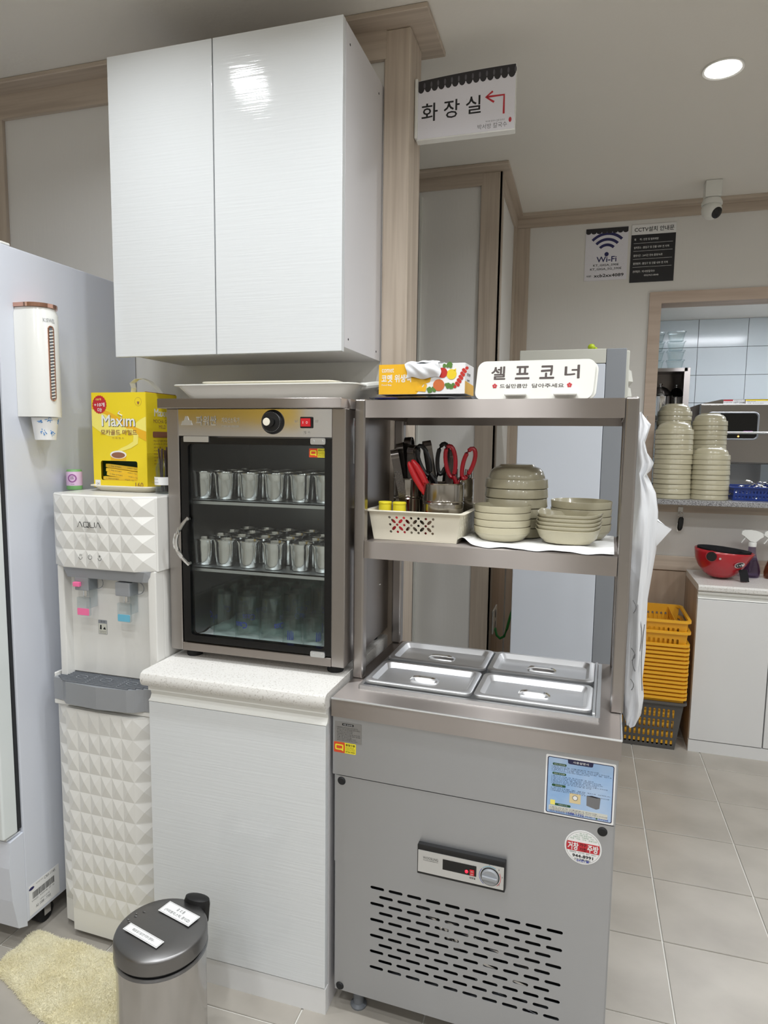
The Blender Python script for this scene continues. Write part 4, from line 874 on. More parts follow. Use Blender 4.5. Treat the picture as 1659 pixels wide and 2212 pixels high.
def ovr(a, b, z, lift, n=40):
    out = []
    for k in range(n):
        q = 2 * PI * k / n; cx, sy = math.cos(q), math.sin(q)
        x = a * math.copysign(abs(cx) ** 0.88, cx); y = b * math.copysign(abs(sy) ** 0.88, sy)
        d1 = math.hypot(x + a * 0.92, y - b * 0.45); d2 = math.hypot(x - a * 0.92, y + b * 0.15)
        out.append((x, y, z + lift * (math.exp(-(d1 / 0.026) ** 2) + 0.8 * math.exp(-(d2 / 0.022) ** 2))))
    return out
R = [ovr(0.050, 0.034, 0.0, 0), ovr(0.056, 0.038, 0.001, 0), ovr(0.070, 0.047, 0.014, 0.001), ovr(0.0765, 0.052, 0.030, 0.006), ovr(0.0795, 0.0545, 0.0338, 0.0085), ovr(0.0785, 0.0535, 0.0345, 0.0085), ovr(0.0745, 0.050, 0.031, 0.006), ovr(0.067, 0.044, 0.015, 0.001), ovr(0.054, 0.036, 0.005, 0), ovr(0.02, 0.013, 0.004, 0)]
ov = None
for k in range(5):
    if ov is None: ov = part('oval_dish', MB().loft(R), 'melamine'); o = ov
    else: o = ov.copy(); COL.objects.link(o)
    o.location = fl(0.514 + 0.0008 * k, 0.292, T3 + k * 0.0098); o.rotation_euler = (0, 0, FA - 0.10)
    tag(o, 'oval beige dish with a pinched rim, %s in its stack' % from_top(4 - k), 'dish', 'oval dishes on the shelf')

# white carrier bag hanging at the right of the rack
sil = [(1.512, 0.668, 0.672), (1.500, 0.666, 0.680), (1.482, 0.664, 0.694), (1.460, 0.664, 0.688), (1.444, 0.664, 0.683), (1.420, 0.664, 0.690), (1.395, 0.664, 0.705), (1.380, 0.664, 0.700), (1.368, 0.664, 0.689), (1.345, 0.664, 0.702), (1.323, 0.664, 0.714), (1.284, 0.664, 0.721), (1.24, 0.664, 0.722), (1.194, 0.664, 0.721), (1.13, 0.664, 0.714), (1.068, 0.664, 0.708), (1.00, 0.664, 0.708), (0.94, 0.664, 0.710), (0.87, 0.664, 0.706), (0.822, 0.664, 0.712), (0.790, 0.664, 0.710), (0.775, 0.664, 0.703), (0.768, 0.668, 0.690)]
R = []
for i, (z, xa, xb) in enumerate(sil):
    wy = 0.03 + 0.05 * min(1, (1.512 - z) / 0.25); ring = []
    for k in range(36):
        q = 2 * PI * k / 36; fold = 0.10 * math.sin(5 * q + z * 9) + 0.06 * math.sin(9 * q - z * 23)
        xx = (xa + xb) / 2 + (xb - xa) / 2 * max(-1, min(1, math.cos(q) * (1.0 + fold * 0.8 * abs(math.sin(q)))))
        ring.append((xx, 0.30 + wy * math.sin(q) * (1 + fold), z + 0.004 * math.sin(3 * q + i)))
    R.append(ring)
bagm = MB().loft(R)
bagm.loft([[(0.715, 0.27, 1.262), (0.721, 0.27, 1.262), (0.721, 0.30, 1.262), (0.715, 0.30, 1.262)], [(0.735, 0.268, 1.25), (0.740, 0.27, 1.246), (0.738, 0.302, 1.24), (0.733, 0.30, 1.243)], [(0.750, 0.272, 1.243), (0.7515, 0.274, 1.242), (0.7512, 0.280, 1.2415), (0.7497, 0.279, 1.243)]])
t = thing('carrier_bag', 'crumpled white plastic carrier bag hanging from the right post of the steel rack', 'bag', FO, FA)
part('bag_body', bagm, 'bagp', t, 80)
fl_ = MB().grid(lambda u, v: (0.714 + 0.036 * u * (1 - v) - 0.004 * v, 0.250 + 0.01 * u, 1.262 - 0.074 * v - 0.02 * u * (1 - v)), 6, 8)
part('bag_flap', fl_, 'bagp', t, 60)
pr = MB()
for k, (z0, z1, x0, am_) in enumerate(((1.075, 1.045, 0.672, 0.006), (1.030, 0.955, 0.690, 0.004), (1.020, 0.860, 0.700, -0.004), (0.960, 0.930, 0.674, 0.007), (0.945, 0.905, 0.682, -0.005), (0.885, 0.858, 0.676, 0.006))):
    pr.tube([(x0 + am_ * math.sin(PI * q / 8) + 0.003 * q / 8, 0.2180, z0 + (z1 - z0) * q / 8) for q in range(9)], 0.0011, 6)
part('grey_print', pr, 'grey_ink', t)

# ------------------------------------------------------------------ water dispenser
DX, DY = -1.400, 1.440
t = thing('water_dispenser', 'white water dispenser with a faceted front between the fridge and the base cabinet', 'dispenser', (DX, DY, 0)); wd = t
DW, DPT = 0.332, 0.36
DT = 1.286
def facets(x0, x1, z0, z1, rows, cols, dep, yf):
    """diamond relief: each cell is a small pyramid whose apex stands proud; edge columns cut back to the side"""
    m_ = MB(); cw = (x1 - x0) / cols; ch = (z1 - z0) / rows
    for i in range(cols):
        for j in range(rows):
            xa, xb, za, zb = x0 + i * cw, x0 + (i + 1) * cw, z0 + j * ch, z0 + (j + 1) * ch
            c = [m_.b.verts.new((x, yf(x), z)) for x, z in ((xa, za), (xb, za), (xb, zb), (xa, zb))]
            ap = m_.b.verts.new(((xa + xb) / 2, yf((xa + xb) / 2) - dep, (za + zb) / 2 + ch * 0.06))
            for k in range(4): m_.b.faces.new((c[k], c[(k + 1) % 4], ap))
    bmesh.ops.remove_doubles(m_.b, verts=m_.b.verts, dist=0.0001)
    return m_
def bow(x):   # front curves back a little towards both sides
    e = max(0.0, abs(x - DW / 2) - (DW / 2 - 0.055)) / 0.055
    return 0.006 + 0.030 * e
part('rear_body', MB().box(0.012, DW - 0.006, 0.075, DPT, 0.03, DT - 0.008, 0.006, 2), 'pearl', t)
hd = MB(); outl = [(0.0, 0.046), (0.052, 0.018), (DW - 0.055, 0.018), (DW, 0.048), (DW, 0.10), (DW, DPT), (0, DPT), (0, 0.10)]
hd.loft([[(x, y, z) for x, y in outl] for z in (1.086, DT - 0.004)] + [[(x * 0.99 + 0.002, y * 0.99 + 0.003, DT) for x, y in outl]])
head = part('head', hd, 'pearl', t, None)
part('facet_front', facets(0.052, DW - 0.055, 1.088, DT - 0.005, 4, 6, 0.0048, lambda x: 0.0175), 'pearl', head, None)
part('facet_side', facets(DW - 0.055, DW - 0.004, 1.088, DT - 0.005, 4, 1, 0.008, lambda x: 0.0175 + (x - DW + 0.055) / 0.055 * 0.0295), 'pearl', head, None)
part('facet_side', facets(0.004, 0.052, 1.088, DT - 0.005, 4, 1, 0.008, lambda x: 0.0175 + (0.052 - x) / 0.052 * 0.0275), 'pearl', head, None)
lm = MB()
for k, (pts) in enumerate(([(0.112, 1.200), (0.119, 1.2145), (0.1205, 1.2145), (0.1275, 1.200)], [(0.146, 1.214), (0.133, 1.214), (0.1315, 1.2125), (0.1315, 1.202), (0.133, 1.2005), (0.146, 1.2005), (0.1475, 1.202), (0.1475, 1.2125), (0.146, 1.214)], [(0.141, 1.2035), (0.149, 1.199)], [(0.1515, 1.2145), (0.1515, 1.202), (0.153, 1.2005), (0.165, 1.2005), (0.1665, 1.202), (0.1665, 1.2145)], [(0.170, 1.200), (0.177, 1.2145), (0.1785, 1.2145), (0.1855, 1.200)])):
    lm.tube([(x, 0.0072, z) for x, z in pts], 0.0009, 6)
part('lettering', lm, 'ink', head)
im = MB()
im.tube([(0.1125 + 0.0055 + 0.0055 * math.cos(a), 0.0072, 1.119 + 0.0065 * math.sin(a)) for a in [PI + PI * k / 8 for k in range(9)]], 0.0006, 5)
for k in range(3): im.tube([(0.115 + k * 0.003, 0.0072, 1.121), (0.116 + k * 0.003, 0.0072, 1.127)], 0.0005, 5)
im.tube([(0.1485 + 0.006 * math.cos(a), 0.0072, 1.120 + 0.006 * math.sin(a)) for a in [PI / 2 + 0.6 + (2 * PI - 1.2) * k / 14 for k in range(15)]], 0.0006, 5).tube([(0.1485, 0.0072, 1.121), (0.1485, 0.0072, 1.128)], 0.0006, 5)
im.tube([(0.1795 + 0.0055 * math.cos(a), 0.0072, 1.119 + 0.0065 * math.sin(a)) for a in [PI + PI * k / 8 for k in range(9)]], 0.0006, 5)
for k in range(3): im.tube([(0.1795 - 0.004 * math.cos(k * PI / 3), 0.0072, 1.124 - 0.004 * math.sin(k * PI / 3)), (0.1795 + 0.004 * math.cos(k * PI / 3), 0.0072, 1.124 + 0.004 * math.sin(k * PI / 3))], 0.0005, 5)
part('button_icons', im, 'ink', head)
part('under_panel', MB().loft([[(0.042, 0.025, 1.0858), (DW - 0.028, 0.025, 1.0858), (DW - 0.012, 0.050, 1.0858), (DW - 0.012, 0.09, 1.0858), (0.03, 0.09, 1.0858)], [(0.050, 0.032, 1.056), (DW - 0.040, 0.032, 1.056), (DW - 0.012, 0.060, 1.052), (DW - 0.012, 0.09, 1.052), (0.034, 0.09, 1.056)]]), 'silver', t, None)
rc = part('recess', MB().box(0.030, DW - 0.022, 0.068, 0.0745, 0.775, 1.086), 'pearl', t, None)
part('side_cheek', MB().box(0.008, 0.030, 0.040, 0.0745, 0.76, 1.0858, 0.004, 2), 'pearl', t)
part('side_cheek', MB().box(DW - 0.030, DW - 0.004, 0.040, 0.0745, 0.76, 1.0858, 0.004, 2), 'pearl', t)
def tap(x, zb, nm, colm, button):
    tp = part('tap', MB().box(x - 0.026, x + 0.020, 0.030, 0.068, zb + 0.048, zb + 0.086, 0.003, 2), 'silver', t, label=nm)
    part('spout', MB().cyl((x - 0.001, 0.045, zb + 0.030), (x - 0.001, 0.045, zb + 0.048), 0.0075, 16), 'chrome', tp)
    part('lever', MB().prism(rrect(x - 0.020, x + 0.022, zb - 0.022, zb + 0.030, 0.004), 0.030, 0.036).box(x + 0.019, x + 0.022, 0.033, 0.062, zb + 0.0, zb + 0.080), 'clearp', tp)
    part('lever_pad', MB().prism(rrect(x - 0.018, x + 0.020, zb - 0.020, zb - 0.001, 0.002), 0.0285, 0.0298), colm, tp)
    part('spring_loop', MB().tube([(x + 0.024 + 0.020 * math.cos(a), 0.060, zb + 0.067 + 0.017 * math.sin(a)) for a in [PI / 2 - PI * k / 10 for k in range(11)]], 0.0012, 6), 'silver', tp)
    if button: part('safety_button', MB().box(x - 0.024, x - 0.003, 0.020, 0.031, zb + 0.060, zb + 0.073, 0.002, 2), 'pink_p', tp)
tap(0.100, 0.972, 'hot tap with pink pad', 'pink_p', True)
tap(0.232, 0.966, 'cold tap with blue pad', 'blue_p', False)
wl = part('warning_label', MB().prism(rrect(0.117, 0.146, 0.890, 0.931, 0.002), 0.0678, 0.0674), 'ac_grey', t, None, label='small grey caution label')
part('label_face', MB().prism(rrect(0.118, 0.145, 0.891, 0.921, 0.001), 0.0674, 0.0672), 'ac_top', wl, None)
part('lettering', MB().txt('주의', 0.124, 0.139, 0.9235, 0.929, 0.0672).txt('화장주의', 0.121, 0.142, 0.897, 0.9, 0.067).txt('사용 주의사항', 0.121, 0.142, 0.8925, 0.8955, 0.067).prism([(0.122, 0.904), (0.128, 0.904), (0.1275, 0.917), (0.1235, 0.917)], 0.067, 0.0669).prism([(0.133, 0.905), (0.142, 0.904), (0.139, 0.912), (0.135, 0.909)], 0.067, 0.0669), 'ink', wl, None)
# drip tray
TZ0, TZ1 = 0.706, 0.768
trf = [(0.0, 0.040), (0.0, 0.020), (0.035, 0.016), (0.06, -0.002), (DW * 0.5, -0.010), (DW - 0.075, -0.002), (DW - 0.055, 0.004), (DW - 0.035, 0.018), (DW - 0.012, 0.020), (DW - 0.012, 0.068), (0.0, 0.068)]
part('drip_front', MB().loft([[(x, y, z) for x, y in trf] for z in (TZ0, TZ1)]), 'silver', t, None)
part('tray_surround', MB().box(-0.002, DW - 0.006, 0.020, 0.074, 0.690, TZ0 - 0.0005, 0.003, 1).box(-0.006, 0.0, 0.028, 0.074, 0.690, 0.778, 0.002, 1), 'pearl', t)
gr = MB()
for k in range(9):
    y = 0.000 + k * 0.0083; ins = max(0, 0.06 - k * 0.02)
    gr.box(0.012 + ins * 0.6, DW - 0.018 - ins * 0.9, y, y + 0.0035, TZ1, TZ1 + 0.004)
for x in (0.12, 0.22): gr.box(x, x + 0.003, 0.002, 0.068, TZ1, TZ1 + 0.0044)
for x in (0.085, 0.165, 0.250): gr.lathe([(0.014, 0), (0.018, 0), (0.018, 0.0052), (0.014, 0.0052), (0.014, 0)], 20, c=(x, 0.034, TZ1), sy=0.75)
part('drip_grille', gr, 'silver_d', t, None)
# lower faceted cover
lo_ = MB(); ol = [(-0.006, 0.040), (0.042, 0.030), (0.046, 0.010), (DW - 0.060, 0.004), (DW - 0.010, 0.034), (DW - 0.010, 0.10), (-0.006, 0.10)]
lo_.loft([[(x, y, z) for x, y in ol] for z in (0.022, 0.689)])
lc = part('lower_cover', lo_, 'pearl', t, None)
yl = lambda x: 0.0096 - (x - 0.046) / (DW - 0.106) * 0.006
part('facet_front', facets(0.048, DW - 0.062, 0.09, 0.686, 10, 6, 0.0045, yl), 'pearl', lc, None)
part('facet_side', facets(DW - 0.062, DW - 0.012, 0.09, 0.686, 10, 1, 0.0075, lambda x: 0.0032 + (x - DW + 0.062) / 0.05 * 0.030), 'pearl', lc, None)
part('facet_side', facets(-0.004, 0.042, 0.09, 0.686, 10, 1, 0.0075, lambda x: 0.0395 - (x + 0.004) / 0.046 * 0.009), 'pearl', lc, None)
part('foot', MB().box(0.02, DW - 0.02, 0.04, DPT - 0.02, 0.0, 0.03), 'rubber', t, None)
part('side_label', MB().prism(rrect(0.17, 0.21, 1.14, 1.24, 0.002), 0, -0.0005, Matrix.Translation((DW + 0.0002, 0, 0)) @ Matrix.Rotation(PI / 2, 4, 'Z')), 'silver_d', t, None)

# things on the dispenser
DZ = DT + 0.0008
tray('snack_tray', 'small cream tray under the yellow coffee box on the water dispenser', (-1.250, 1.665, DZ), 0.185, 0.16, 0.016, 0.012, 'cream', False)
bx = thing('coffee_box', 'tall yellow coffee mix box with a white carry strap on the cream tray', 'box', (-1.362, 1.603, DZ + 0.0075))
BW, BD, BHt = 0.182, 0.150, 0.272
ys = -0.0
# front with dispensing window: frame pieces
part('carton', MB().box(0, BW, 0.002, BD, 0.100, BHt, 0.0008, 1).box(0, BW, BD - 0.002, BD, 0, 0.10).box(0, 0.0015, 0.002, BD - 0.002, 0, 0.10).box(BW - 0.0015, BW, 0.002, BD - 0.002, 0, 0.10).box(0, BW, 0.002, BD - 0.002, 0, 0.0015), 'yellow', bx, None)
WX0, WX1, WZ0, WZ1 = 0.026, 0.150, 0.022, 0.078
fp = MB(); fp.loft([[(x, y, z) for x, z in ((0, 0), (BW, 0), (BW, BHt), (0, BHt))] for y in (0.002, 0.0)], caps=False)
bfr = bmesh.new(); es = []
for pts in ([(0, 0), (BW, 0), (BW, BHt), (0, BHt)], rrect(WX0, WX1, WZ0, WZ1, 0.006, 3)[::-1]):
    vs = [bfr.verts.new((x, 0, z)) for x, z in pts]; es += [bfr.edges.new((vs[i], vs[(i + 1) % len(vs)])) for i in range(len(vs))]
bmesh.ops.triangle_fill(bfr, edges=es, use_beauty=True)
fm_ = MB(); fm_.b.free(); fm_.b = bfr
front = part('front_face', fm_, 'yellow', bx, None)
def band(pts_lo, pts_hi, y):
    m_ = MB(); a = [m_.b.verts.new((x, y, z)) for x, z in pts_lo]; c = [m_.b.verts.new((x, y, z)) for x, z in pts_hi]
    for k in range(len(a) - 1): m_.b.faces.new((a[k], a[k + 1], c[k + 1], c[k]))
    return m_
U = [k / 20 for k in range(21)]
part('pale_swirl', band([(BW * u, 0.178 - 0.030 * math.sin(u * 4.2)) for u in U], [(BW * u, 0.232 - 0.075 * u + 0.012 * math.sin(u * 6)) for u in U], -0.0004), 'yellow_l', front, None)
part('orange_swirl', band([(BW * u, 0.226 - 0.085 * u + 0.006 * math.sin(u * 5)) for u in U], [(BW * u, 0.232 - 0.062 * u + 0.008 * math.sin(u * 4 + 1)) for u in U], -0.0006), 'orange', front, None)
part('steam_print', band([(0.118, 0.170), (0.140, 0.150), (0.138, 0.134), (0.118, 0.123), (0.095, 0.114), (0.078, 0.104)], [(0.136, 0.170), (0.156, 0.152), (0.154, 0.128), (0.130, 0.115), (0.106, 0.108), (0.088, 0.103)], -0.0007), 'yellow_l', front, None)
part('cup_print', MB().prism([(0.060, 0.096), (0.114, 0.096), (0.112, 0.079), (0.062, 0.079)], -0.0004, -0.0007), 'orange', front, None)
part('cup_rim_print', MB().disc((0.087, 0.096), 0.0115, -0.0007, 28, 0.0002, sx=2.4), 'paper', front, None)
part('coffee_surface_print', MB().disc((0.087, 0.0945), 0.0085, -0.0009, 28, 0.0002, sx=2.7), 'coffee', front, None)
part('burst', MB().prism([(0.028 + (0.0245 if k % 2 else 0.0225) * math.cos(2 * PI * k / 40), 0.238 + (0.0265 if k % 2 else 0.0245) * math.sin(2 * PI * k / 40)) for k in range(40)], -0.0007, -0.0010), 'red', front, None)
part('burst_words', MB().txt('+10개', 0.010, 0.046, 0.2315, 0.2435, -0.0012, 0.03).txt('더!', 0.0215, 0.036, 0.2165, 0.2285, -0.0012, 0.03), 'white_ink', front, None)
part('burst_number', MB().txt('150개', 0.016, 0.034, 0.2495, 0.2560, -0.0012, 0.02), 'yellow_l', front, None)
def brand(y, mtx=None, x0=0.034, x1=0.146, z0=0.176, z1=0.209):
    return MB().txt('Maxım', x0, x1, z0, z1, y, 0.02, mtx)
part('logo_shadow', brand(-0.0010, None, 0.0352, 0.1475, 0.175, 0.208), 'ink', front, None)
lg = brand(-0.0013); lg.tube([(0.092, -0.0013, 0.214), (0.096, -0.0013, 0.219), (0.090, -0.0013, 0.213), (0.104, -0.0013, 0.207), (0.100, -0.0013, 0.200)], 0.0016, 5)
part('logo', lg, 'white_ink', front, None)
part('lettering', MB().txt('모카골드 마일드', 0.030, 0.152, 0.152, 0.167, -0.0012, 0.015).txt('커 피 믹 스', 0.068, 0.108, 0.1405, 0.146, -0.0012), 'coffee', front, None)
part('number', MB().txt('160', 0.142, 0.168, 0.004, 0.018, -0.0008), 'coffee', front, None)
em = MB(); em.loft([[(0.158 + r_ * math.cos(2 * PI * k / 24), -0.0005, 0.246 + r_ * 1.1 * math.sin(2 * PI * k / 24)) for k in range(24)] for r_ in (0.0105, 0.0110)], caps=False); em.prism([(0.154, 0.246), (0.162, 0.246), (0.160, 0.239), (0.156, 0.239)], -0.0004, -0.0006)
part('round_emblem', em, 'coffee', front, None)
part('grey_mark', MB().prism(rrect(0.005, 0.023, 0.003, 0.022, 0.001), -0.0003, -0.0006), 'paper', front, None)
part('mark_words', MB().txt('OK', 0.009, 0.020, 0.008, 0.014, -0.0008), 'ink', front, None)
sideT = Matrix.Translation((BW + 0.0003, 0.004, 0)) @ Matrix.Rotation(PI / 2, 4, 'Z')
part('side_logo', MB().txt('Maxım', 0.034, 0.11, 0.206, 0.228, 0, 0.02, sideT), 'white_ink', bx, None)
part('side_bar', MB().prism(rrect(0.025, 0.135, 0.146, 0.163, 0.004), 0, -0.0004, sideT), 'coffee', bx, None)
tw = MB().txt('MOCHA GOLD', 0.03, 0.118, 0.187, 0.198, 0, 0, sideT).txt('MILD', 0.055, 0.088, 0.172, 0.182, 0, 0, sideT)
for k, s_ in enumerate(('맥심 모카골드 마일드 커피', '커피믹스 안내사항', '모카골드 마일드', '커피믹스 사용설명', '맥심 커피믹스 안내', '사용 및 주의사항', '주의사항 안내', '커피 사용설명')): tw.txt(s_, 0.028, 0.115, 0.134 - k * 0.0095, 0.139 - k * 0.0095, 0, 0, sideT)
part('side_words', tw, 'coffee', bx, None)
part('strap', MB().strip([(0.102, BD * 0.35, BHt - 0.003), (0.104, BD * 0.36, BHt + 0.016), (0.094, BD * 0.40, BHt + 0.030), (0.106, BD * 0.44, BHt + 0.042), (0.124, BD * 0.48, BHt + 0.044), (0.142, BD * 0.53, BHt + 0.036), (0.158, BD * 0.58, BHt + 0.018), (0.172, BD * 0.62, BHt - 0.003)], (0.003, 0.007, 0), 0.0012), 'plas', bx)
part('inner_dark', MB().box(0.004, BW - 0.004, 0.035, 0.036, 0.004, 0.098), 'green_st', bx, None)
part('top_flap', MB().prism([(0, 0), (0.145, 0), (0.145, 0.002), (0, 0.002)], 0, 0.002, Matrix.Translation((BW - 0.002, 0.003, BHt)) @ Matrix.Rotation(PI / 2, 4, 'Z')), 'coffee', bx, None)
for k, (x, z, L, a) in enumerate(((0.029, 0.028, 0.118, -0.05), (0.040, 0.041, 0.112, -0.10), (0.036, 0.052, 0.114, -0.10), (0.034, 0.064, 0.116, -0.09))):
    o = thing('coffee_sachet', 'yellow coffee stick sachet in the box window, %s' % ('lowest' if k == 0 else ORD[k] + ' from the bottom'), 'sachet', (-1.362 + x, 1.603 + 0.0045 + 0.002 * k, DZ + 0.0075 + z), group='coffee sachets in the window', rot=(0, -a, 0))
    part('stick', MB().loft([[(0, 0.000, -0.0045), (0, 0.001, -0.0045), (0, 0.001, 0.0045), (0, 0.000, 0.0045)], [(0.008, -0.0008, -0.0055), (0.008, 0.006, -0.0055), (0.008, 0.006, 0.0055), (0.008, -0.0008, 0.0055)], [(L - 0.008, -0.0008, -0.0055), (L - 0.008, 0.006, -0.0055), (L - 0.008, 0.006, 0.0055), (L - 0.008, -0.0008, 0.0055)], [(L, 0, -0.0045), (L, 0.001, -0.0045), (L, 0.001, 0.0045), (L, 0, 0.0045)]]), 'ystick', o, 50)
    part('lettering', MB().txt('♲ 맥심 모카골드', 0.010, 0.055, -0.0018, 0.0018, -0.0011).txt('마일드 12g', 0.075, 0.105, -0.0018, 0.0018, -0.0011), 'brown_ink', o, None)
# air freshener pot
o = thing('air_freshener', 'small green and lilac gel air freshener pot on the water dispenser', 'air freshener', (-1.420, 1.560 + 0.03, DZ))
part('pot', MB().lathe([(0, 0), (0.0205, 0), (0.0215, 0.003), (0.0215, 0.053), (0.0195, 0.058), (0, 0.058)], 28), 'green', o)
part('label_band', MB().lathe([(0.0217, 0.012), (0.0218, 0.0125), (0.0218, 0.052), (0.0217, 0.0525)], 28), 'lilac', o)
fmk = Matrix.Rotation(0.45, 4, 'Z') @ Matrix.Translation((0, -0.0218, 0))
part('label_ring', MB().loft([[(r_ * math.cos(2 * PI * k / 24), 0.0004 * 0 - 0.0004 + (r_ * math.cos(2 * PI * k / 24)) ** 2 * 23, 0.0335 + r_ * math.sin(2 * PI * k / 24)) for k in range(24)] for r_ in (0.0085, 0.0122)], caps=False, T=fmk), 'violet', o)
part('label_words', MB().txt('방향', -0.004, 0.004, 0.0355, 0.039, -0.0007, 0.01, fmk).txt('커피향', -0.005, 0.005, 0.0305, 0.034, -0.0007, 0.01, fmk).txt('Grape', -0.004, 0.006, 0.0150, 0.0180, -0.0005, 0, fmk), 'ink', o, None)
# jar with straws
o = thing('straw_jar', 'clear plastic jar of dark straws with a paper label beside the coffee box', 'jar', (-1.108, 1.585, DZ))
part('jar_wall', MB().lathe([(0, 0.001), (0.026, 0.0), (0.0285, 0.003), (0.0290, 0.010), (0.0265, 0.055), (0.0275, 0.070), (0.024, 0.080), (0.020, 0.086), (0.020, 0.096), (0.019, 0.096), (0.019, 0.086), (0.0255, 0.068), (0.025, 0.056), (0.0272, 0.010), (0.025, 0.004), (0, 0.004)], 28), 'clearp', o)
lj = MB()
lj.grid(lambda u, v: (0.0292 * math.sin(-1.3 + 2.2 * u), -0.0292 * math.cos(-1.3 + 2.2 * u), 0.024 + 0.022 * v), 16, 2)
part('paper_label', lj, 'paper', o)
part('label_words', MB().txt('커피 스틱', -0.012, 0.006, 0.038, 0.042, -0.0304, 0, Matrix.Rotation(-0.3, 4, 'Z')).txt('더 드실만큼~', -0.016, 0.010, 0.029, 0.033, -0.0304, 0, Matrix.Rotation(-0.3, 4, 'Z')), 'grey_ink', o, None)
rs_ = random.Random(9)
for k in range(9):
    s_ = thing('straw', 'dark brown straw in the clear jar, %s' % ORD[k], 'straw', (-1.108 + rs_.uniform(-0.012, 0.012), 1.585 + rs_.uniform(-0.012, 0.012), DZ + 0.0045), group='dark straws in the jar', rot=(rs_.uniform(-0.05, 0.05), rs_.uniform(-0.05, 0.05), 0))
    s_['label'] = 'dark brown straw standing in the clear jar'
    part('tube', MB().tube([(0, 0, 0), (0, 0, 0.115 + 0.004 * (k % 3))], 0.0022, 8), 'strawb', s_)

# ------------------------------------------------------------------ fridge with the cup dispenser on its side
FX = -1.455
t = thing('fridge', 'tall white commercial fridge at the left edge with a cup dispenser on its side', 'fridge', (FX, 1.385, 0))
part('body', MB().box(-0.62, 0, 0, 0.545, 0.066, 1.932, 0.004, 2), 'fridge', t)
part('gasket', MB().box(-0.615, -0.006, -0.012, -0.0005, 0.352, 1.905), 'seal', t, None)
part('door', MB().box(-0.62, -0.004, -0.062, -0.0125, 0.345, 1.900, 0.006, 3), 'fridge_d', t)
part('top_board', MB().box(-0.62, 0.0, -0.055, -0.0005, 1.908, 1.938, 0.004, 2), 'fridge', t)
kick = [(0.0, 0.337), (-0.045, 0.332), (-0.052, 0.26), (-0.046, 0.16), (-0.030, 0.070), (-0.0, 0.055)]
part('kick_panel', MB().loft([[(x, y, z) for y, z in kick] for x in (-0.62, -0.001)]), 'fridge', t, None)
part('maker_plate', MB().box(-0.16, -0.046, -0.0515, -0.047, 0.288, 0.312, 0.002, 2), 'tan', t)
part('lettering', MB().txt('label', -0.080, -0.050, 0.295, 0.306, -0.0525, 0.02), 'brown_ink', t, None)
part('hinge_bracket', MB().box(-0.10, -0.008, -0.050, -0.002, 0.338, 0.344), 'lidst', t, None)
part('clip', MB().box(-0.012, -0.002, 0.02, 0.05, 1.932, 1.939, 0.002, 1), 'plas', t)
for y in (0.09, 0.46):
    cs = part('caster', MB().cyl((-0.055, y, 0.03), (-0.025, y, 0.03), 0.030, 24), 'rubber', t)
    part('caster_fork', MB().box(-0.062, -0.058, y - 0.012, y + 0.012, 0.025, 0.0665).box(-0.022, -0.018, y - 0.012, y + 0.012, 0.025, 0.0665).box(-0.062, -0.018, y - 0.022, y + 0.022, 0.062, 0.0665), 'chrome', cs, None)
sd = Matrix.Translation((0.0004, 0, 0)) @ Matrix.Rotation(PI / 2, 4, 'Z')
lb = part('rating_label', MB().prism(rrect(0.008, 0.12, 0.078, 0.168, 0.001), 0, -0.0004, sd), 'paper', t, None, label='white rating label with a barcode')
part('oval_mark', MB().prism([(0.0175 + 0.0095 * math.cos(2 * PI * k / 20), 0.157 + 0.0045 * math.sin(2 * PI * k / 20)) for k in range(20)], -0.0004, -0.0007, sd), 'navy', lb, None)
bm = MB(); rbm = random.Random(4); x = 0.020
while x < 0.10:
    w_ = rbm.choice((0.0008, 0.0014, 0.002)); bm.prism([(x, 0.123), (x + w_, 0.123), (x + w_, 0.143), (x, 0.143)], -0.0004, -0.0006, sd); x += w_ + rbm.choice((0.0008, 0.0012))
bm.txt('설치일 2023', 0.034, 0.06, 0.160, 0.163, -0.0006, 0, sd).txt('CRF-1145', 0.064, 0.105, 0.155, 0.163, -0.0006, 0, sd).txt('V1HGSS - SCDSO4E - ST - 62', 0.016, 0.10, 0.115, 0.120, -0.0006, 0, sd).txt('AS 1588 - 7700', 0.030, 0.085, 0.090, 0.098, -0.0006, 0, sd).txt('서비스안내', 0.045, 0.08, 0.102, 0.107, -0.0006, 0, sd)
part('barcode', bm, 'ink', lb, None)
# cup dispenser
t = thing('cup_dispenser', 'white cylindrical paper cup dispenser with rose gold trim on the fridge side', 'dispenser', (FX + 0.0006, 1.478, 1.492))
def dprof(z, w_, d_): return [(0.0, -w_, z), (d_ * 0.45, -w_, z)] + [(d_ * 0.45 + d_ * 0.55 * math.sin(PI * k / 12), -w_ * math.cos(PI * k / 12), z) for k in range(1, 12)] + [(d_ * 0.45, w_, z), (0, w_, z)]
part('shell', MB().loft([dprof(0, 0.046, 0.086), dprof(0.270, 0.046, 0.086), dprof(0.283, 0.042, 0.081), dprof(0.286, 0.042, 0.081)]), 'plas', t)
part('gold_cap', MB().loft([dprof(0.2865, 0.046, 0.085), dprof(0.297, 0.046, 0.085)]), 'rose', t)
A = math.radians(-30)
def onshell(a, z, off=0.0):
    q = a; d_ = 0.086; return (d_ * 0.45 + (d_ * 0.55 + off) * math.cos(q), (0.046 + off) * math.sin(q), z)
def slotpath(aw, z0, z1, ac, off):
    pts = []
    for k in range(9): pts.append(onshell(ac + aw * math.cos(PI * k / 8), z1 + 0.008 * math.sin(PI * k / 8), off))
    for k in range(9): pts.append(onshell(ac - aw * math.cos(PI * k / 8), z0 - 0.008 * math.sin(PI * k / 8), off))
    return pts
AC = math.radians(-12)
part('window_trim', MB().tube(slotpath(0.15, 0.052, 0.230, AC, 0.0005), 0.0022, 8, True), 'rose', t)
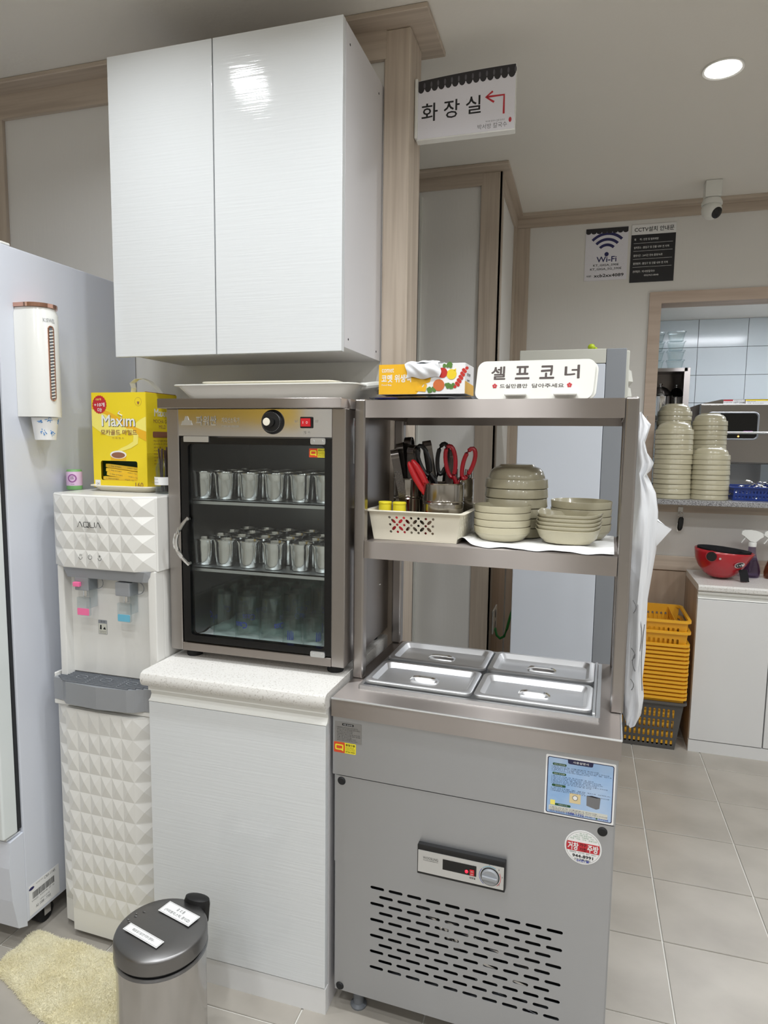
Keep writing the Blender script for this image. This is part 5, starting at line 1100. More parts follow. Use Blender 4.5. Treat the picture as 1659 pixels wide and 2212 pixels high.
part('window', MB().grid(lambda u, v: onshell(AC - 0.14 + 0.28 * u, 0.046 + 0.190 * v, 0.0006), 4, 6), 'silver_d', t)
cr = MB()
for k in range(22): cr.tube([onshell(AC - 0.12, 0.050 + k * 0.0083, 0.0012), onshell(AC + 0.12, 0.053 + k * 0.0083, 0.0012)], 0.0016, 6)
part('cup_rims', cr, 'plas_m', t)
lt = MB().txt('KISWEL', 0, 0.036, 0, 0.010, 0, warp=lambda p: onshell(AC - 0.42 + p.x / 0.05, 0.248 + p.z, 0.0006))
part('lettering', lt, 'silver', t, None)
o = thing('paper_cup', 'white paper cup with blue flowers hanging out under the cup dispenser', 'cup', (FX + 0.045, 1.478, 1.430))
part('cup_wall', MB().lathe([(0, 0.003), (0.0245, 0.003), (0.025, 0.0), (0.0262, 0.0005), (0.0335, 0.0605), (0.0320, 0.0605), (0.0245, 0.004), (0, 0.004)], 32), 'paper', o)
fm = MB(); rfl = random.Random(2)
for (a, z, r_) in ((-0.15, 0.020, 0.0085), (-0.9, 0.022, 0.009), (-0.5, 0.055, 0.009), (0.55, 0.050, 0.007), (-1.2, 0.05, 0.006)):
    for k in range(16):
        q = rfl.uniform(0, 2 * PI); rr = r_ * rfl.uniform(0.2, 1); zz = min(0.0595, max(0.003, z + rr * math.sin(q))); aa = a + rr * math.cos(q) / 0.03
        R_ = 0.0262 + (zz / 0.0605) * 0.0073 + 0.0003
        fm.ball((R_ * math.cos(aa), R_ * math.sin(aa), zz), 0.0013, 5, (1, 1, 1))
part('blue_flowers', fm, 'blueflower', o)

# ------------------------------------------------------------------ pedal bin and floor mat
BXc, BYc, BR_, BZ = -0.872, 1.192, 0.101, 0.335
t = thing('pedal_bin', 'round stainless steel pedal bin with two paper labels on its lid', 'bin', (BXc, BYc, 0))
part('can', MB().lathe([(0, 0), (BR_ - 0.006, 0), (BR_ - 0.003, 0.012), (BR_ - 0.003, BZ - 0.044), (BR_ - 0.010, BZ - 0.040), (0, BZ - 0.040)], 56), 'bin_can', t)
part('base_ring', MB().lathe([(BR_ - 0.004, 0.0), (BR_ + 0.002, 0.0), (BR_ + 0.002, 0.014), (BR_ - 0.003, 0.016)], 56), 'rubber', t)
part('bag_edge', MB().lathe([(BR_ - 0.0030, BZ - 0.050), (BR_ + 0.0012, BZ - 0.049), (BR_ + 0.0015, BZ - 0.042), (BR_ - 0.006, BZ - 0.0398)], 56), 'film', t)
part('inner_rim', MB().lathe([(BR_ - 0.009, BZ - 0.041), (BR_ - 0.004, BZ - 0.041), (BR_ - 0.004, BZ - 0.034), (BR_ - 0.009, BZ - 0.034)], 56), 'black', t)
ld_ = part('lid', MB().lathe([(BR_ - 0.002, BZ - 0.034), (BR_ + 0.001, BZ - 0.034), (BR_ + 0.001, BZ - 0.008), (BR_ - 0.001, BZ - 0.003), (BR_ - 0.005, BZ), (BR_ * 0.5, BZ + 0.002), (0, BZ + 0.003)], 56), 'bin_lid', t)
# label coordinates: x to the right, second value towards the wall
def flatlab(x0, x1, y0, y1, rz, words):
    T_ = Matrix.Translation((0, 0, BZ + 0.0046)) @ Matrix.Rotation(rz, 4, 'Z') @ Matrix(((1, 0, 0, 0), (0, 0, 1, 0), (0, -1, 0, 0), (0, 0, 0, 1)))
    part('paper_label', MB().prism([(x0, y0), (x1, y0), (x1, y1), (x0, y1)], 0.0, -0.0006, T_), 'paper', ld_, None)
    e = 0.0018; m_ = MB()
    m_.loft([[(x, -0.0008, z) for x, z in ((x0 + e, y0 + e), (x1 - e, y0 + e), (x1 - e, y1 - e), (x0 + e, y1 - e))], [(x, -0.0008, z) for x, z in ((x0 + e + .0005, y0 + e + .0005), (x1 - e - .0005, y0 + e + .0005), (x1 - e - .0005, y1 - e - .0005), (x0 + e + .0005, y1 - e - .0005))]], caps=False, T=T_)
    for w_, a, b_, c_, d_ in words: m_.txt(w_, a, b_, c_, d_, -0.0008, 0, T_)
    part('label_print', m_, 'ink', ld_, None)
flatlab(-0.045, 0.055, 0.030, 0.066, math.radians(-14), [('휴 지 통', -0.008, 0.016, 0.050, 0.060), ('(커피봉지,스틱, 종이컵)', -0.034, 0.046, 0.036, 0.046)])
flatlab(-0.065, 0.045, -0.052, -0.030, math.radians(-14), [('페달을 밟고 밟으면 뚜껑이 열려요~', -0.045, 0.025, -0.044, -0.037)])
dn = MB()
for k, (x, y) in enumerate(((-0.082, 0.020), (-0.078, 0.012), (-0.088, -0.002), (-0.080, -0.008), (-0.074, -0.012), (-0.068, 0.030))): dn.ball((x, y, BZ + 0.0018), 0.0022, 8, (1.8, 0.8, 0.25))
part('dents', dn, 'bin_lid', ld_)
part('hinge_tab', MB().loft([[(0.030 + 0.034 * math.cos(a) * s_, 0.092 + 0.016 * math.sin(a) * s_ + dz * 0.2, BZ - 0.038 + dz) for a in [2 * PI * k / 20 for k in range(20)]] for dz, s_ in ((0, 1), (0.038, 1), (0.047, 0.92), (0.050, 0.6))]), 'black', t)
part('pedal', MB().box(-0.025, 0.025, -BR_ - 0.025, -BR_ + 0.004, 0.004, 0.012, 0.003, 2), 'black', t)
rm = random.Random(8)
def matf(u, v):
    x = -1.475 + 0.50 * u; yb = 1.426 - 0.010 * u + 0.003 * math.sin(u * 23); yf = 1.275 - 0.085 * min(1, u * 1.6) - 0.02 * u + 0.005 * math.sin(u * 11)
    y = yf + (yb - yf) * v
    ed = min(1, min(u, 1 - u, v, 1 - v) / 0.06)
    return (x + 0.004 * math.sin(v * 13) * (1 - u), y, 0.001 + (0.012 + 0.0018 * math.sin(u * 9 + v * 5) * math.sin(v * 7 + 1)) * ed ** 0.5)
mm = MB().grid(matf, 60, 30)
o = tag(part('fluffy_mat', mm, 'mat_c', None, 180), 'fluffy cream mat lying in front of the water dispenser', 'mat')
ps = o.modifiers.new('pile', 'PARTICLE_SYSTEM').particle_system.settings
ps.type = 'HAIR'; ps.count = 60000; ps.hair_length = 0.0018; ps.hair_step = 3; ps.display_step = 2; ps.render_step = 2
ps.brownian_factor = 0.0015; ps.factor_random = 0.0012; ps.root_radius = 0.45; ps.tip_radius = 0.25; ps.radius_scale = 0.0022; ps.material = 1
so = o.modifiers.new('thickness', 'SOLIDIFY'); so.thickness = 0.0015

# ------------------------------------------------------------------ standing air conditioner behind the counter
t = thing('floor_air_conditioner', 'tall white standing air conditioner with a grey edge panel behind the counter', 'air conditioner', (-0.262, 2.75, 0))
part('body', MB().box(0.0, 0.418, 0.03, 0.36, 0.0, 1.800, 0.004, 2), 'ac_top', t)
part('front_panel', MB().box(0.0, 0.330, 0.0, 0.0295, 0.01, 1.748, 0.004, 2), 'ac_front', t)
part('top_strip', MB().box(0.0, 0.330, 0.0, 0.0295, 1.7495, 1.805, 0.003, 2), 'ac_top', t)
part('grey_panel', MB().box(0.3305, 0.405, 0.0, 0.0295, 0.01, 1.805, 0.003, 2), 'ac_grey', t)
for k in range(24):
    part('louver', MB().loft([[(0.4185, 0.06, 0.12 + k * 0.068), (0.4185, 0.34, 0.12 + k * 0.068), (0.4185, 0.34, 0.165 + k * 0.068), (0.4185, 0.06, 0.165 + k * 0.068)], [(0.436, 0.06, 0.118 + k * 0.068), (0.436, 0.34, 0.118 + k * 0.068), (0.428, 0.34, 0.160 + k * 0.068), (0.428, 0.06, 0.160 + k * 0.068)]]), 'plas_m', t, None)
o = thing('lime_fruit_toy', 'small lime green round ornament on top of the standing air conditioner', 'ornament', (0.012, 2.80, 1.8055))
part('ball', MB().ball((0, 0, 0.013), 0.0135, 16, (1.05, 1, 0.95)), 'lime', o); part('stub', MB().ball((0.017, 0.0, 0.006), 0.0065, 10), 'lime', o)
o = thing('wall_socket', 'white double wall socket low on the passage corner above the dark cable', 'socket', (-0.3838, 3.17, 0.585))
part('plate', MB().box(0, 0.008, -0.075, 0.06, -0.058, 0.058, 0.003, 2), 'plas', o)
for z in (-0.028, 0.028): part('outlet', MB().cyl((0.0081, -0.005, z), (0.0095, -0.005, z), 0.020, 20), 'silver_d', o)
o = tag(part('power_cable', MB().tube([(-0.374, 3.15, 0.545), (-0.362, 3.13, 0.515), (-0.345, 3.12, 0.505), (-0.325, 3.11, 0.520), (-0.312, 3.10, 0.56), (-0.300, 3.095, 0.615), (-0.288, 3.09, 0.66), (-0.270, 3.085, 0.70)], 0.006, 8), 'cable'), 'green cable curving from the socket behind the standing air conditioner', 'cable')

# ------------------------------------------------------------------ signs and the dome camera
SX = Matrix.Rotation(0.0, 4, 'Z')
t = thing('hanging_sign', 'white projecting restroom sign with roof tile print and red arrow on the wooden post', 'sign', (-0.5145, 1.985, 2.312))
part('bracket', MB().box(0.0005, 0.010, -0.010, 0.016, 0.006, 0.170, 0.003, 2), 'plas', t)
bd_ = part('board', MB().loft([[(0.006, 0.0, 0.002), (0.290, 0.0, 0.002), (0.290, 0.0, 0.177), (0.200, 0.0, 0.1755), (0.100, 0.0, 0.1715), (0.006, 0.0, 0.166)], [(0.006, 0.018, -0.002), (0.290, 0.018, -0.002), (0.290, 0.018, 0.177), (0.200, 0.018, 0.1755), (0.100, 0.018, 0.1715), (0.006, 0.018, 0.166)]]), 'plas', t, None)
part('print_field', MB().prism([(0.008, 0.006), (0.2885, 0.006), (0.2885, 0.1755), (0.2, 0.174), (0.1, 0.170), (0.008, 0.1645)], -0.0002, -0.0006), 'signw', bd_, None)
rf_ = MB(); rf2 = MB(); top = lambda x: 0.1645 + 0.011 * (1 - (1 - (x - 0.008) / 0.2805) ** 2)
pts_t = [(0.008 + 0.2805 * k / 16, top(0.008 + 0.2805 * k / 16)) for k in range(17)]
rf_.prism(pts_t + [(x, z - 0.024) for x, z in pts_t[::-1]], -0.0006, -0.0010)
for k in range(14):
    cx = 0.018 + k * 0.0200; rf_.prism([(cx + 0.0095 * math.cos(q), top(cx) - 0.0215 + 0.0125 * math.sin(q)) for q in [2 * PI * j / 16 for j in range(16)]], -0.0010, -0.0012)
    rf2.prism([(cx + 0.010 + 0.0030 * math.cos(q), top(cx) - 0.014 + 0.0080 * math.sin(q)) for q in [2 * PI * j / 10 for j in range(10)]], -0.0012, -0.0014)
part('roof_tile_print', rf_, 'roofp', bd_, None); part('roof_tile_highlight', rf2, 'roofp2', bd_, None)
lt = MB(); lt.txt('화', 0.020, 0.068, 0.052, 0.102, -0.0008, 0.012); lt.txt('장', 0.086, 0.132, 0.054, 0.104, -0.0008, 0.012); lt.txt('실', 0.150, 0.193, 0.058, 0.106, -0.0008, 0.012)
part('lettering', lt, 'ink', bd_, None)
part('red_arrow', MB().strip([(0.258, -0.0008, 0.048), (0.258, -0.0008, 0.098), (0.210, -0.0008, 0.098)], (0, 0.0004, 0), 0.0055).strip([(0.226, -0.0008, 0.111), (0.207, -0.0008, 0.098), (0.230, -0.0008, 0.082)], (0, 0.0004, 0), 0.0055), 'red', bd_, None)
part('shop_name', MB().txt('박서방 칼국수', 0.185, 0.268, 0.0125, 0.0265, -0.0008).txt('박서방 칼국수 전문 칼국수', 0.208, 0.262, 0.030, 0.0345, -0.0008), 'grey_ink', bd_, None)
part('red_seal', MB().prism([(0.2765 + 0.0040 * math.cos(q), 0.0300 + 0.0068 * math.sin(q)) for q in [2 * PI * j / 16 for j in range(16)]], -0.0007, -0.001), 'red', bd_, None)
# posters on the far wall (their print is flat)
WY = 3.6795
t = thing('wifi_poster', 'white wireless network poster with navy arcs and roof tile edge on the far wall', 'poster', (-0.036, WY, 2.272))
pw, ph = 0.206, 0.258
pg = part('sheet', MB().box(0, pw, -0.003, 0, 0, ph), 'signw', t, None)
rf_ = MB(); rf_.prism([(0.001, ph - 0.020), (pw - 0.001, ph - 0.020), (pw - 0.001, ph - 0.001), (0.001, ph - 0.001)], -0.0032, -0.0036)
for k in range(8):
    cx = 0.0135 + k * 0.0256; rf_.prism([(cx + 0.0125 * math.cos(q), ph - 0.020 + 0.0085 * math.sin(q)) for q in [2 * PI * j / 16 for j in range(16)]], -0.0033, -0.0037)
part('roof_tile_print', rf_, 'roofp', pg, None)
am = MB()
for r_ in (0.048, 0.075, 0.103):
    q = [math.radians(45 + 90 * k / 16) for k in range(17)]
    A_ = [am.b.verts.new((0.105 + (r_ - 0.0068) * 0.98 * math.cos(a), -0.0034, 0.126 + (r_ - 0.0068) * math.sin(a))) for a in q]; B_ = [am.b.verts.new((0.105 + (r_ + 0.0068) * 0.98 * math.cos(a), -0.0034, 0.126 + (r_ + 0.0068) * math.sin(a))) for a in q]
    for k in range(16): am.b.faces.new((A_[k], A_[k + 1], B_[k + 1], B_[k]))
am.disc((0.105, 0.128), 0.0105, -0.0033, 20, 0.0002)
am.txt('Wi-Fi', 0.057, 0.154, 0.089, 0.117, -0.0034, 0.02)
part('network_symbol', am, 'navy', pg, None)
part('lettering', MB().txt('KT_GIGA_590E', 0.042, 0.166, 0.068, 0.080, -0.0034, 0.02).txt('KT_GIGA_5G_590E', 0.028, 0.180, 0.049, 0.061, -0.0034, 0.02).txt('비번 :', 0.012, 0.040, 0.017, 0.027, -0.0034, 0.02).txt('xcb2xx4089', 0.047, 0.192, 0.015, 0.031, -0.0034, 0.03), 'ink', pg, None)
t = thing('camera_notice', 'black camera notice poster with a white header on the far wall', 'poster', (0.185, WY, 2.252))
pw, ph = 0.207, 0.281
pg = part('sheet', MB().box(0, pw, -0.003, 0, 0, ph), 'boardb', t, None)
part('header', MB().prism([(0, ph - 0.049), (pw, ph - 0.049), (pw, ph), (0, ph)], -0.003, -0.0034), 'paper', pg, None)
part('title', MB().txt('CCTV설치 안내문', 0.013, 0.198, ph - 0.036, ph - 0.012, -0.0036, 0.02), 'ink', pg, None)
wm = MB()
for z in (0.190, 0.152, 0.113, 0.074): wm.prism([(0.012, z), (pw - 0.012, z), (pw - 0.012, z + 0.0012), (0.012, z + 0.0012)], -0.003, -0.0033)
for k, (a, b_, e) in enumerate((('목     적', ': 안전 및 범죄예방', 0.128), ('설치장소', ': 출입구 및 건물 내부 전 지역', 0.178), ('촬영시간', ': 24시간 연속 촬영/녹화', 0.150), ('촬영범위', ': 출입구 및 건물 내부 전 지역', 0.176), ('관리책임자', ': 박서방칼국수', 0.118))):
    z = 0.203 - k * 0.0390; wm.txt(a, 0.014, 0.048, z, z + 0.0115, -0.0032, 0.01).txt(b_, 0.052, e, z, z + 0.0115, -0.0032, 0.01)
wm.txt('055)963-8848', 0.068, 0.136, 0.027, 0.037, -0.0032, 0.01)
part('lettering', wm, 'white_ink', pg, None)
t = thing('dome_camera', 'white security dome camera hanging from the ceiling by the far crown', 'camera', (0.505, 3.40, CZ - 0.0005), math.radians(20))
part('base_box', MB().box(-0.034, 0.034, -0.034, 0.034, -0.072, 0, 0.004, 2, Matrix.Rotation(math.radians(-20), 4, 'Z')), 'plas_m', t)
part('collar', MB().lathe([(0, -0.1), (0.044, -0.1), (0.044, -0.090), (0.036, -0.074), (0, -0.0725)], 32), 'plas_m', t)
eye = Matrix.Translation((0, 0, -0.118)) @ Matrix.Rotation(math.radians(38), 4, 'X') @ Matrix.Rotation(0, 4, 'Z')
part('eyeball', MB().ball((0, 0, -0.122), 0.043, 28, (1, 1, 0.95)), 'plas_m', t)
lnT = Matrix.Translation((0, 0, -0.122)) @ Matrix.Rotation(math.radians(18), 4, 'Z') @ Matrix.Rotation(math.radians(-58), 4, 'X')
part('lens_window', MB().lathe([(0, -0.0452), (0.018, -0.0430), (0.0245, -0.0385), (0.0245, -0.033), (0, -0.033)], 28, T=lnT), 'blackg', t)

# ------------------------------------------------------------------ ledge of the hatch and the dishes on it
LZ = 1.172
o = tag(part('hatch_ledge', MB().box(HX0 + 0.002, 1.745, 3.47, 4.05, LZ - 0.025, LZ, 0.003, 2), 'granite'), 'grey granite ledge of the kitchen hatch carrying stacked bowls', 'ledge')
L1 = LZ + 0.0006
bowl_stack(lambda k: 'upturned beige bowl, %s, front left stack on the hatch ledge' % from_top(k), 0.4285, 3.585, L1, 14, 0.0243, 'upturned bowls on the hatch ledge', 1.02, 0.0015)
bowl_stack(lambda k: 'upturned beige bowl, %s, front right stack on the hatch ledge' % from_top(k), 0.602, 3.595, L1, 9, 0.0243, 'upturned bowls on the hatch ledge', 1.02, 0.0015)
bowl_stack(lambda k: 'upturned beige bowl, %s, rear left stack on the hatch ledge' % from_top(k), 0.445, 3.775, L1, 18, 0.0243, 'upturned bowls on the hatch ledge', 0.97, 0.0015)
bowl_stack(lambda k: 'upturned beige bowl, %s, rear right stack on the hatch ledge' % from_top(k), 0.617, 3.785, L1, 16, 0.0243, 'upturned bowls on the hatch ledge', 0.97, 0.0015)
# blue basket with cutlery
t = thing('cutlery_basket', 'shallow blue slotted plastic basket of cutlery on the granite ledge', 'basket', (0.705, 3.56, L1))
def slot_wall(L, h, nx, rows, wv, mtl, name, T, tap_=0.0, th=0.003):
    pat = []
    b = bmesh.new(); es = []
    def loop(pts):
        vs = [b.verts.new((x, 0, z)) for x, z in pts]; return [b.edges.new((vs[i], vs[(i + 1) % len(vs)])) for i in range(len(vs))]
    es += loop([(0, 0), (L, 0), (L + tap_, h), (-tap_, h)])
    for z0, z1 in rows:
        for k in range(nx):
            x = L * (k + 0.8) / (nx + 0.6); es += loop(rrect(x - wv / 2, x + wv / 2, z0, z1, wv * 0.3, 1))
    bmesh.ops.triangle_fill(b, edges=es, use_beauty=True)
    r = bmesh.ops.extrude_face_region(b, geom=b.faces[:]); bmesh.ops.translate(b, verts=[v for v in r['geom'] if isinstance(v, bmesh.types.BMVert)], vec=(0, th, 0))
    bmesh.ops.transform(b, matrix=T, verts=b.verts)
    m = MB(); m.b.free(); m.b = b; return m
CL, CD, CH = 0.34, 0.22, 0.062
part('front_wall', slot_wall(CL, CH, 22, ((0.010, 0.024), (0.034, 0.048)), 0.008, 'bbask', '', Matrix.Rotation(math.radians(8), 4, 'X')), 'bbask', t, None)
part('back_wall', slot_wall(CL, CH, 22, ((0.010, 0.024), (0.034, 0.048)), 0.008, 'bbask', '', Matrix.Translation((0, CD, 0)) @ Matrix.Rotation(math.radians(-8), 4, 'X')), 'bbask', t, None)
for x, s_ in ((0.0, -1), (CL, 1)):
    part('side_wall', slot_wall(CD, CH, 12, ((0.010, 0.024), (0.034, 0.048)), 0.008, 'bbask', '', Matrix.Translation((x, 0, 0)) @ Matrix.Rotation(PI / 2, 4, 'Z') @ Matrix.Rotation(math.radians(-8 * s_), 4, 'X')), 'bbask', t, None)
part('base', MB().box(0, CL, 0, CD, 0, 0.003), 'bbask', t, None)
part('rim', MB().loft([ring_xy(-a, CL + a, -a, CD + a, z, 0.02) for a, z in ((0.008, CH - 0.002), (0.018, CH - 0.001), (0.018, CH + 0.004), (0.008, CH + 0.004), (0.008, CH - 0.002))], caps=False), 'bbask', t, None)
rk = random.Random(21); sp0 = None
for k in range(26):
    lab = 'steel spoon lying in the blue cutlery basket'
    loc = (0.705 + rk.uniform(0.06, CL - 0.06), 3.56 + rk.uniform(0.05, CD - 0.05), L1 + 0.020 + 0.0024 * k); rot = (rk.uniform(-0.25, 0.25), rk.uniform(-0.35, 0.35), rk.uniform(0, 6.3))
    if sp0 is None:
        sp0 = thing('spoon', lab, 'spoon', loc, group='steel spoons in the blue basket', rot=rot)
        part('stem', MB().strip([(-0.06, 0, 0.0), (0.0, 0, 0.003), (0.04, 0, 0.0)], (0, 0.0035, 0), 0.0016), 'chrome', sp0); part('scoop', MB().ball((0.058, 0, 0.0), 0.019, 12, (1.15, 0.8, 0.28)), 'chrome', sp0)
    else: copy_thing(sp0, loc, rot, lab)
# hook, key
t = thing('wall_hook', 'small white adhesive hook on the wood under the granite ledge', 'hook', (0.4855, 3.6545, 1.108))
part('plate', MB().box(-0.012, 0.012, -0.004, 0, -0.012, 0.014, 0.002, 2), 'plas', t)
part('prong', MB().tube([(0, -0.004, -0.008), (0, -0.006, -0.016), (0, -0.013, -0.018), (0, -0.015, -0.010)], 0.0025, 8), 'plas', t)
t = thing('car_key', 'black car key hanging from the white adhesive hook', 'key', (0.4865, 3.6400, 1.092))
part('key_ring', MB().tube([(0.012 * math.cos(2 * PI * k / 20), 0, -0.010 + 0.013 * math.sin(2 * PI * k / 20)) for k in range(20)], 0.0012, 6, True), 'chrome', t)
part('key_case', MB().loft([[(0.004 + 0.013 * s_ * math.cos(a) - 0.006 * dz / 0.07, 0.006 * math.sin(a) * s_, -0.020 - dz) for a in [2 * PI * k / 16 for k in range(16)]] for dz, s_ in ((0, 0.5), (0.008, 0.95), (0.03, 1.05), (0.055, 1.0), (0.066, 0.7), (0.070, 0.3))]), 'black', t)
part('key_blade', MB().box(-0.014, -0.009, -0.001, 0.001, -0.094, -0.050), 'chrome', t)

# kitchen appliances beyond the hatch
t = thing('counter_oven', 'stainless steel oven with a dark window and bar handle in the kitchen', 'oven', (0.66, 4.5, 0))
part('housing', MB().loft([[(0.0, 0.06, 1.33), (1.0, 0.06, 1.33), (1.0, 0.06, 1.722), (0.14, 0.06, 1.718), (0.02, 0.06, 1.69)], [(0.0, 0.62, 1.33), (1.0, 0.62, 1.33), (1.0, 0.62, 1.722), (0.14, 0.62, 1.718), (0.02, 0.62, 1.69)]]), 'oven_st', t, None)
ov_ = part('oven_door', MB().box(0.012, 0.60, 0.0, 0.06, 1.325, 1.690, 0.012, 3), 'oven_st', t)
part('window_frame', MB().loft([[(x, -0.002, z) for x, z in rrect(0.055, 0.345, 1.47, 1.640, 0.028)], [(x, -0.005, z) for x, z in rrect(0.059, 0.341, 1.474, 1.636, 0.026)], [(x, -0.002, z) for x, z in rrect(0.066, 0.334, 1.481, 1.629, 0.022)]], caps=False), 'silver', ov_)
part('window_glass', MB().prism(rrect(0.060, 0.338, 1.476, 1.634, 0.024), -0.0025, -0.0005), 'blackg', ov_)
part('bar_handle', MB().tube([(0.09, -0.035, 1.512), (0.58, -0.035, 1.514)], 0.0075, 12).cyl((0.10, -0.035, 1.512), (0.10, 0, 1.512), 0.006).cyl((0.57, -0.035, 1.514), (0.57, 0, 1.514), 0.006), 'chrome', ov_)
part('display_light', MB().disc((0.236, 1.492), 0.0055, -0.0027, 14, 0.0005), 'led_or', ov_, None)
part('painted_pink_reflection', MB().prism([(0.262, 1.512), (0.312, 1.512), (0.312, 1.526), (0.262, 1.526)], -0.0027, -0.0031), 'violet', ov_, None)  # pink reflection in the window glass, painted on as a flat violet patch
s1 = part('sticker', MB().box(0.152, 0.270, 0.056, 0.0595, 1.680, 1.716), 'paper', t, None, label='white sticker with red header')
part('red_header', MB().prism([(0.152, 1.708), (0.205, 1.708), (0.205, 1.716), (0.152, 1.716)], 0.0558, 0.0552), 'red', s1, None)
part('lettering', MB().txt('서비스안내', 0.210, 0.266, 1.706, 1.713, 0.0555).txt('1577-2338', 0.210, 0.268, 1.694, 1.703, 0.0555, 0.02).txt('A/S 설치 및 안내', 0.156, 0.20, 1.696, 1.702, 0.0555).txt('24시간 안내', 0.156, 0.20, 1.686, 1.692, 0.0555), 'ink', s1, None)
s2 = part('sticker', MB().box(0.275, 0.40, 0.056, 0.0595, 1.678, 1.716), 'paper', t, None, label='white sticker with yellow header')
part('yellow_header', MB().prism([(0.275, 1.709), (0.40, 1.709), (0.40, 1.716), (0.275, 1.716)], 0.0558, 0.0552), 'yellow', s2, None)
part('lettering', MB().txt('사용시 주의사항', 0.283, 0.33, 1.702, 1.707, 0.0555).txt('사용 주의하세요', 0.283, 0.375, 1.692, 1.697, 0.0555), 'ink', s2, None)
for x in (0.10, 0.17, 0.44, 0.56): part('leg', MB().box(x, x + 0.03, 0.08, 0.11, 0.0, 1.33, 0.004, 1), 'blackg' if x in (0.10, 0.44) else 'steel_y', t)
part('under_shelf', MB().box(0.0, 1.0, 0.08, 0.60, 0.85, 0.88), 'steel', t, None); part('back_plate', MB().box(0.13, 0.44, 0.30, 0.31, 0.88, 1.33), 'steel_m', t, None)
t = thing('wall_shelf', 'open steel wall shelf box holding pots at the left of the kitchen', 'shelf', (0.30, 4.98, 1.60))
part('box_frame', MB().box(0, 0.355, 0, 0.005, 0.335, 0.358).box(0.335, 0.372, 0, 0.005, 0, 0.358).box(0, 0.372, 0.005, 0.40, 0.354, 0.358).box(0.368, 0.372, 0.005, 0.40, 0, 0.354).box(0, 0.368, 0.005, 0.40, 0.0, 0.004).box(0, 0.004, 0.005, 0.40, 0.004, 0.354).box(0, 0.372, 0.40, 0.405, 0, 0.358), 'steel', t, None)
for x, y, sc, lab in ((0.505, 5.14, 1.0, 'round polished steel pot with a domed lid on the kitchen wall shelf'), (0.625, 5.26, 0.85, 'slimmer steel canister with a dark lid on the kitchen wall shelf')):
    o = thing('cooking_pot' if sc == 1 else 'canister', lab, 'pot', (x, y, 1.6045))
    r_ = 0.075 if sc == 1 else 0.050
    part('pot_body', MB().lathe([(0, 0), (r_, 0), (r_ + 0.003, 0.006), (r_ + 0.003, 0.17), (r_ + 0.008, 0.175), (r_ + 0.003, 0.178), (r_ - 0.002, 0.174), (r_ - 0.002, 0.01), (0, 0.008)], 28), 'mirror', o)
    part('pot_lid', MB().lathe([(r_ + 0.006, 0.179), (r_ * 0.95, 0.200), (r_ * 0.6, 0.228), (r_ * 0.25, 0.240), (0, 0.242)], 28), 'mirror' if sc == 1 else 'blackg', o)
    part('lid_knob', MB().lathe([(0.008, 0.241), (0.008, 0.250), (0.014, 0.254), (0.014, 0.260), (0, 0.262)], 16), 'mirror', o)
for j, (x, y) in enumerate(((0.585, 5.10), (0.455, 5.12))):
    for k in range(4):
        o = thing('food_container', 'clear plastic food container, %s of the %s stack on the wall shelf' % (('lowest', 'second from the bottom', 'third from the bottom', 'topmost')[k], ('right', 'left')[j]), 'container', (x, y, 1.9588 + k * 0.064), group='clear food containers in the kitchen')
        R = [ring_xy(-a, a, -a, a, z, 0.02) for a, z in ((0.042, 0), (0.055, 0.060))]
        part('tub', MB().loft(R[:1] + R[1:], caps=False).loft([ring_xy(-0.042, 0.042, -0.042, 0.042, 0.0, 0.02), ring_xy(-0.041, 0.041, -0.041, 0.041, 0.001, 0.02)]), 'clear', o)
        part('rim', MB().loft([ring_xy(-a, a, -a, a, z, 0.022) for a, z in ((0.055, 0.0585), (0.060, 0.0585), (0.060, 0.0625), (0.055, 0.0625), (0.055, 0.0585))], caps=False), 'clearp', o)

# ------------------------------------------------------------------ low cabinet by the far wall and the things on it
RX = 0.531
t = thing('low_cabinet', 'white two-door low cabinet against the far wall under the hatch', 'cabinet', (RX, 3.281, 0))
part('carcass', MB().box(0, 0.016, 0.02, 0.379, 0, 0.770).box(0.016, 1.0, 0.05, 0.379, 0.06, 0.770), 'wood_dk', t, None)
part('door', MB().box(0.002, 0.3085, 0, 0.0195, 0.060, 0.733, 0.0012, 1), 'white', t); part('door', MB().box(0.3135, 0.640, 0, 0.0195, 0.060, 0.733, 0.0012, 1), 'white', t); part('door', MB().box(0.645, 0.998, 0, 0.0195, 0.060, 0.733, 0.0012, 1), 'white', t)
part('plinth', MB().box(0.0, 1.0, 0.001, 0.0195, 0, 0.056), 'white', t, None)
part('handle_rail', MB().loft([[(x, 0.0, 0.768), (x, 0.0, 0.758), (x, 0.010, 0.753), (x, 0.012, 0.747), (x, 0.004, 0.740), (x, 0.0, 0.736), (x, 0.0195, 0.736), (x, 0.0195, 0.768)] for x in (0.002, 1.0)]), 'plas', t, None)
o = tag(part('low_worktop', MB().loft([[(x, -0.004, 0.771), (x, -0.012, 0.778), (x, -0.012, 0.793), (x, -0.004, 0.801), (x, 0.379, 0.801), (x, 0.379, 0.771)] for x in (0.0, 1.0)]), 'stone'), 'pale worktop of the low cabinet carrying the red helmet', 'worktop'); o.location = (RX, 3.281, 0)
RZ = 0.8018
t = thing('motorcycle_helmet', 'red open-face helmet lying upside down on the low cabinet worktop', 'helmet', (0.655, 3.475, RZ), math.radians(-6))
hr = []; NH = 40
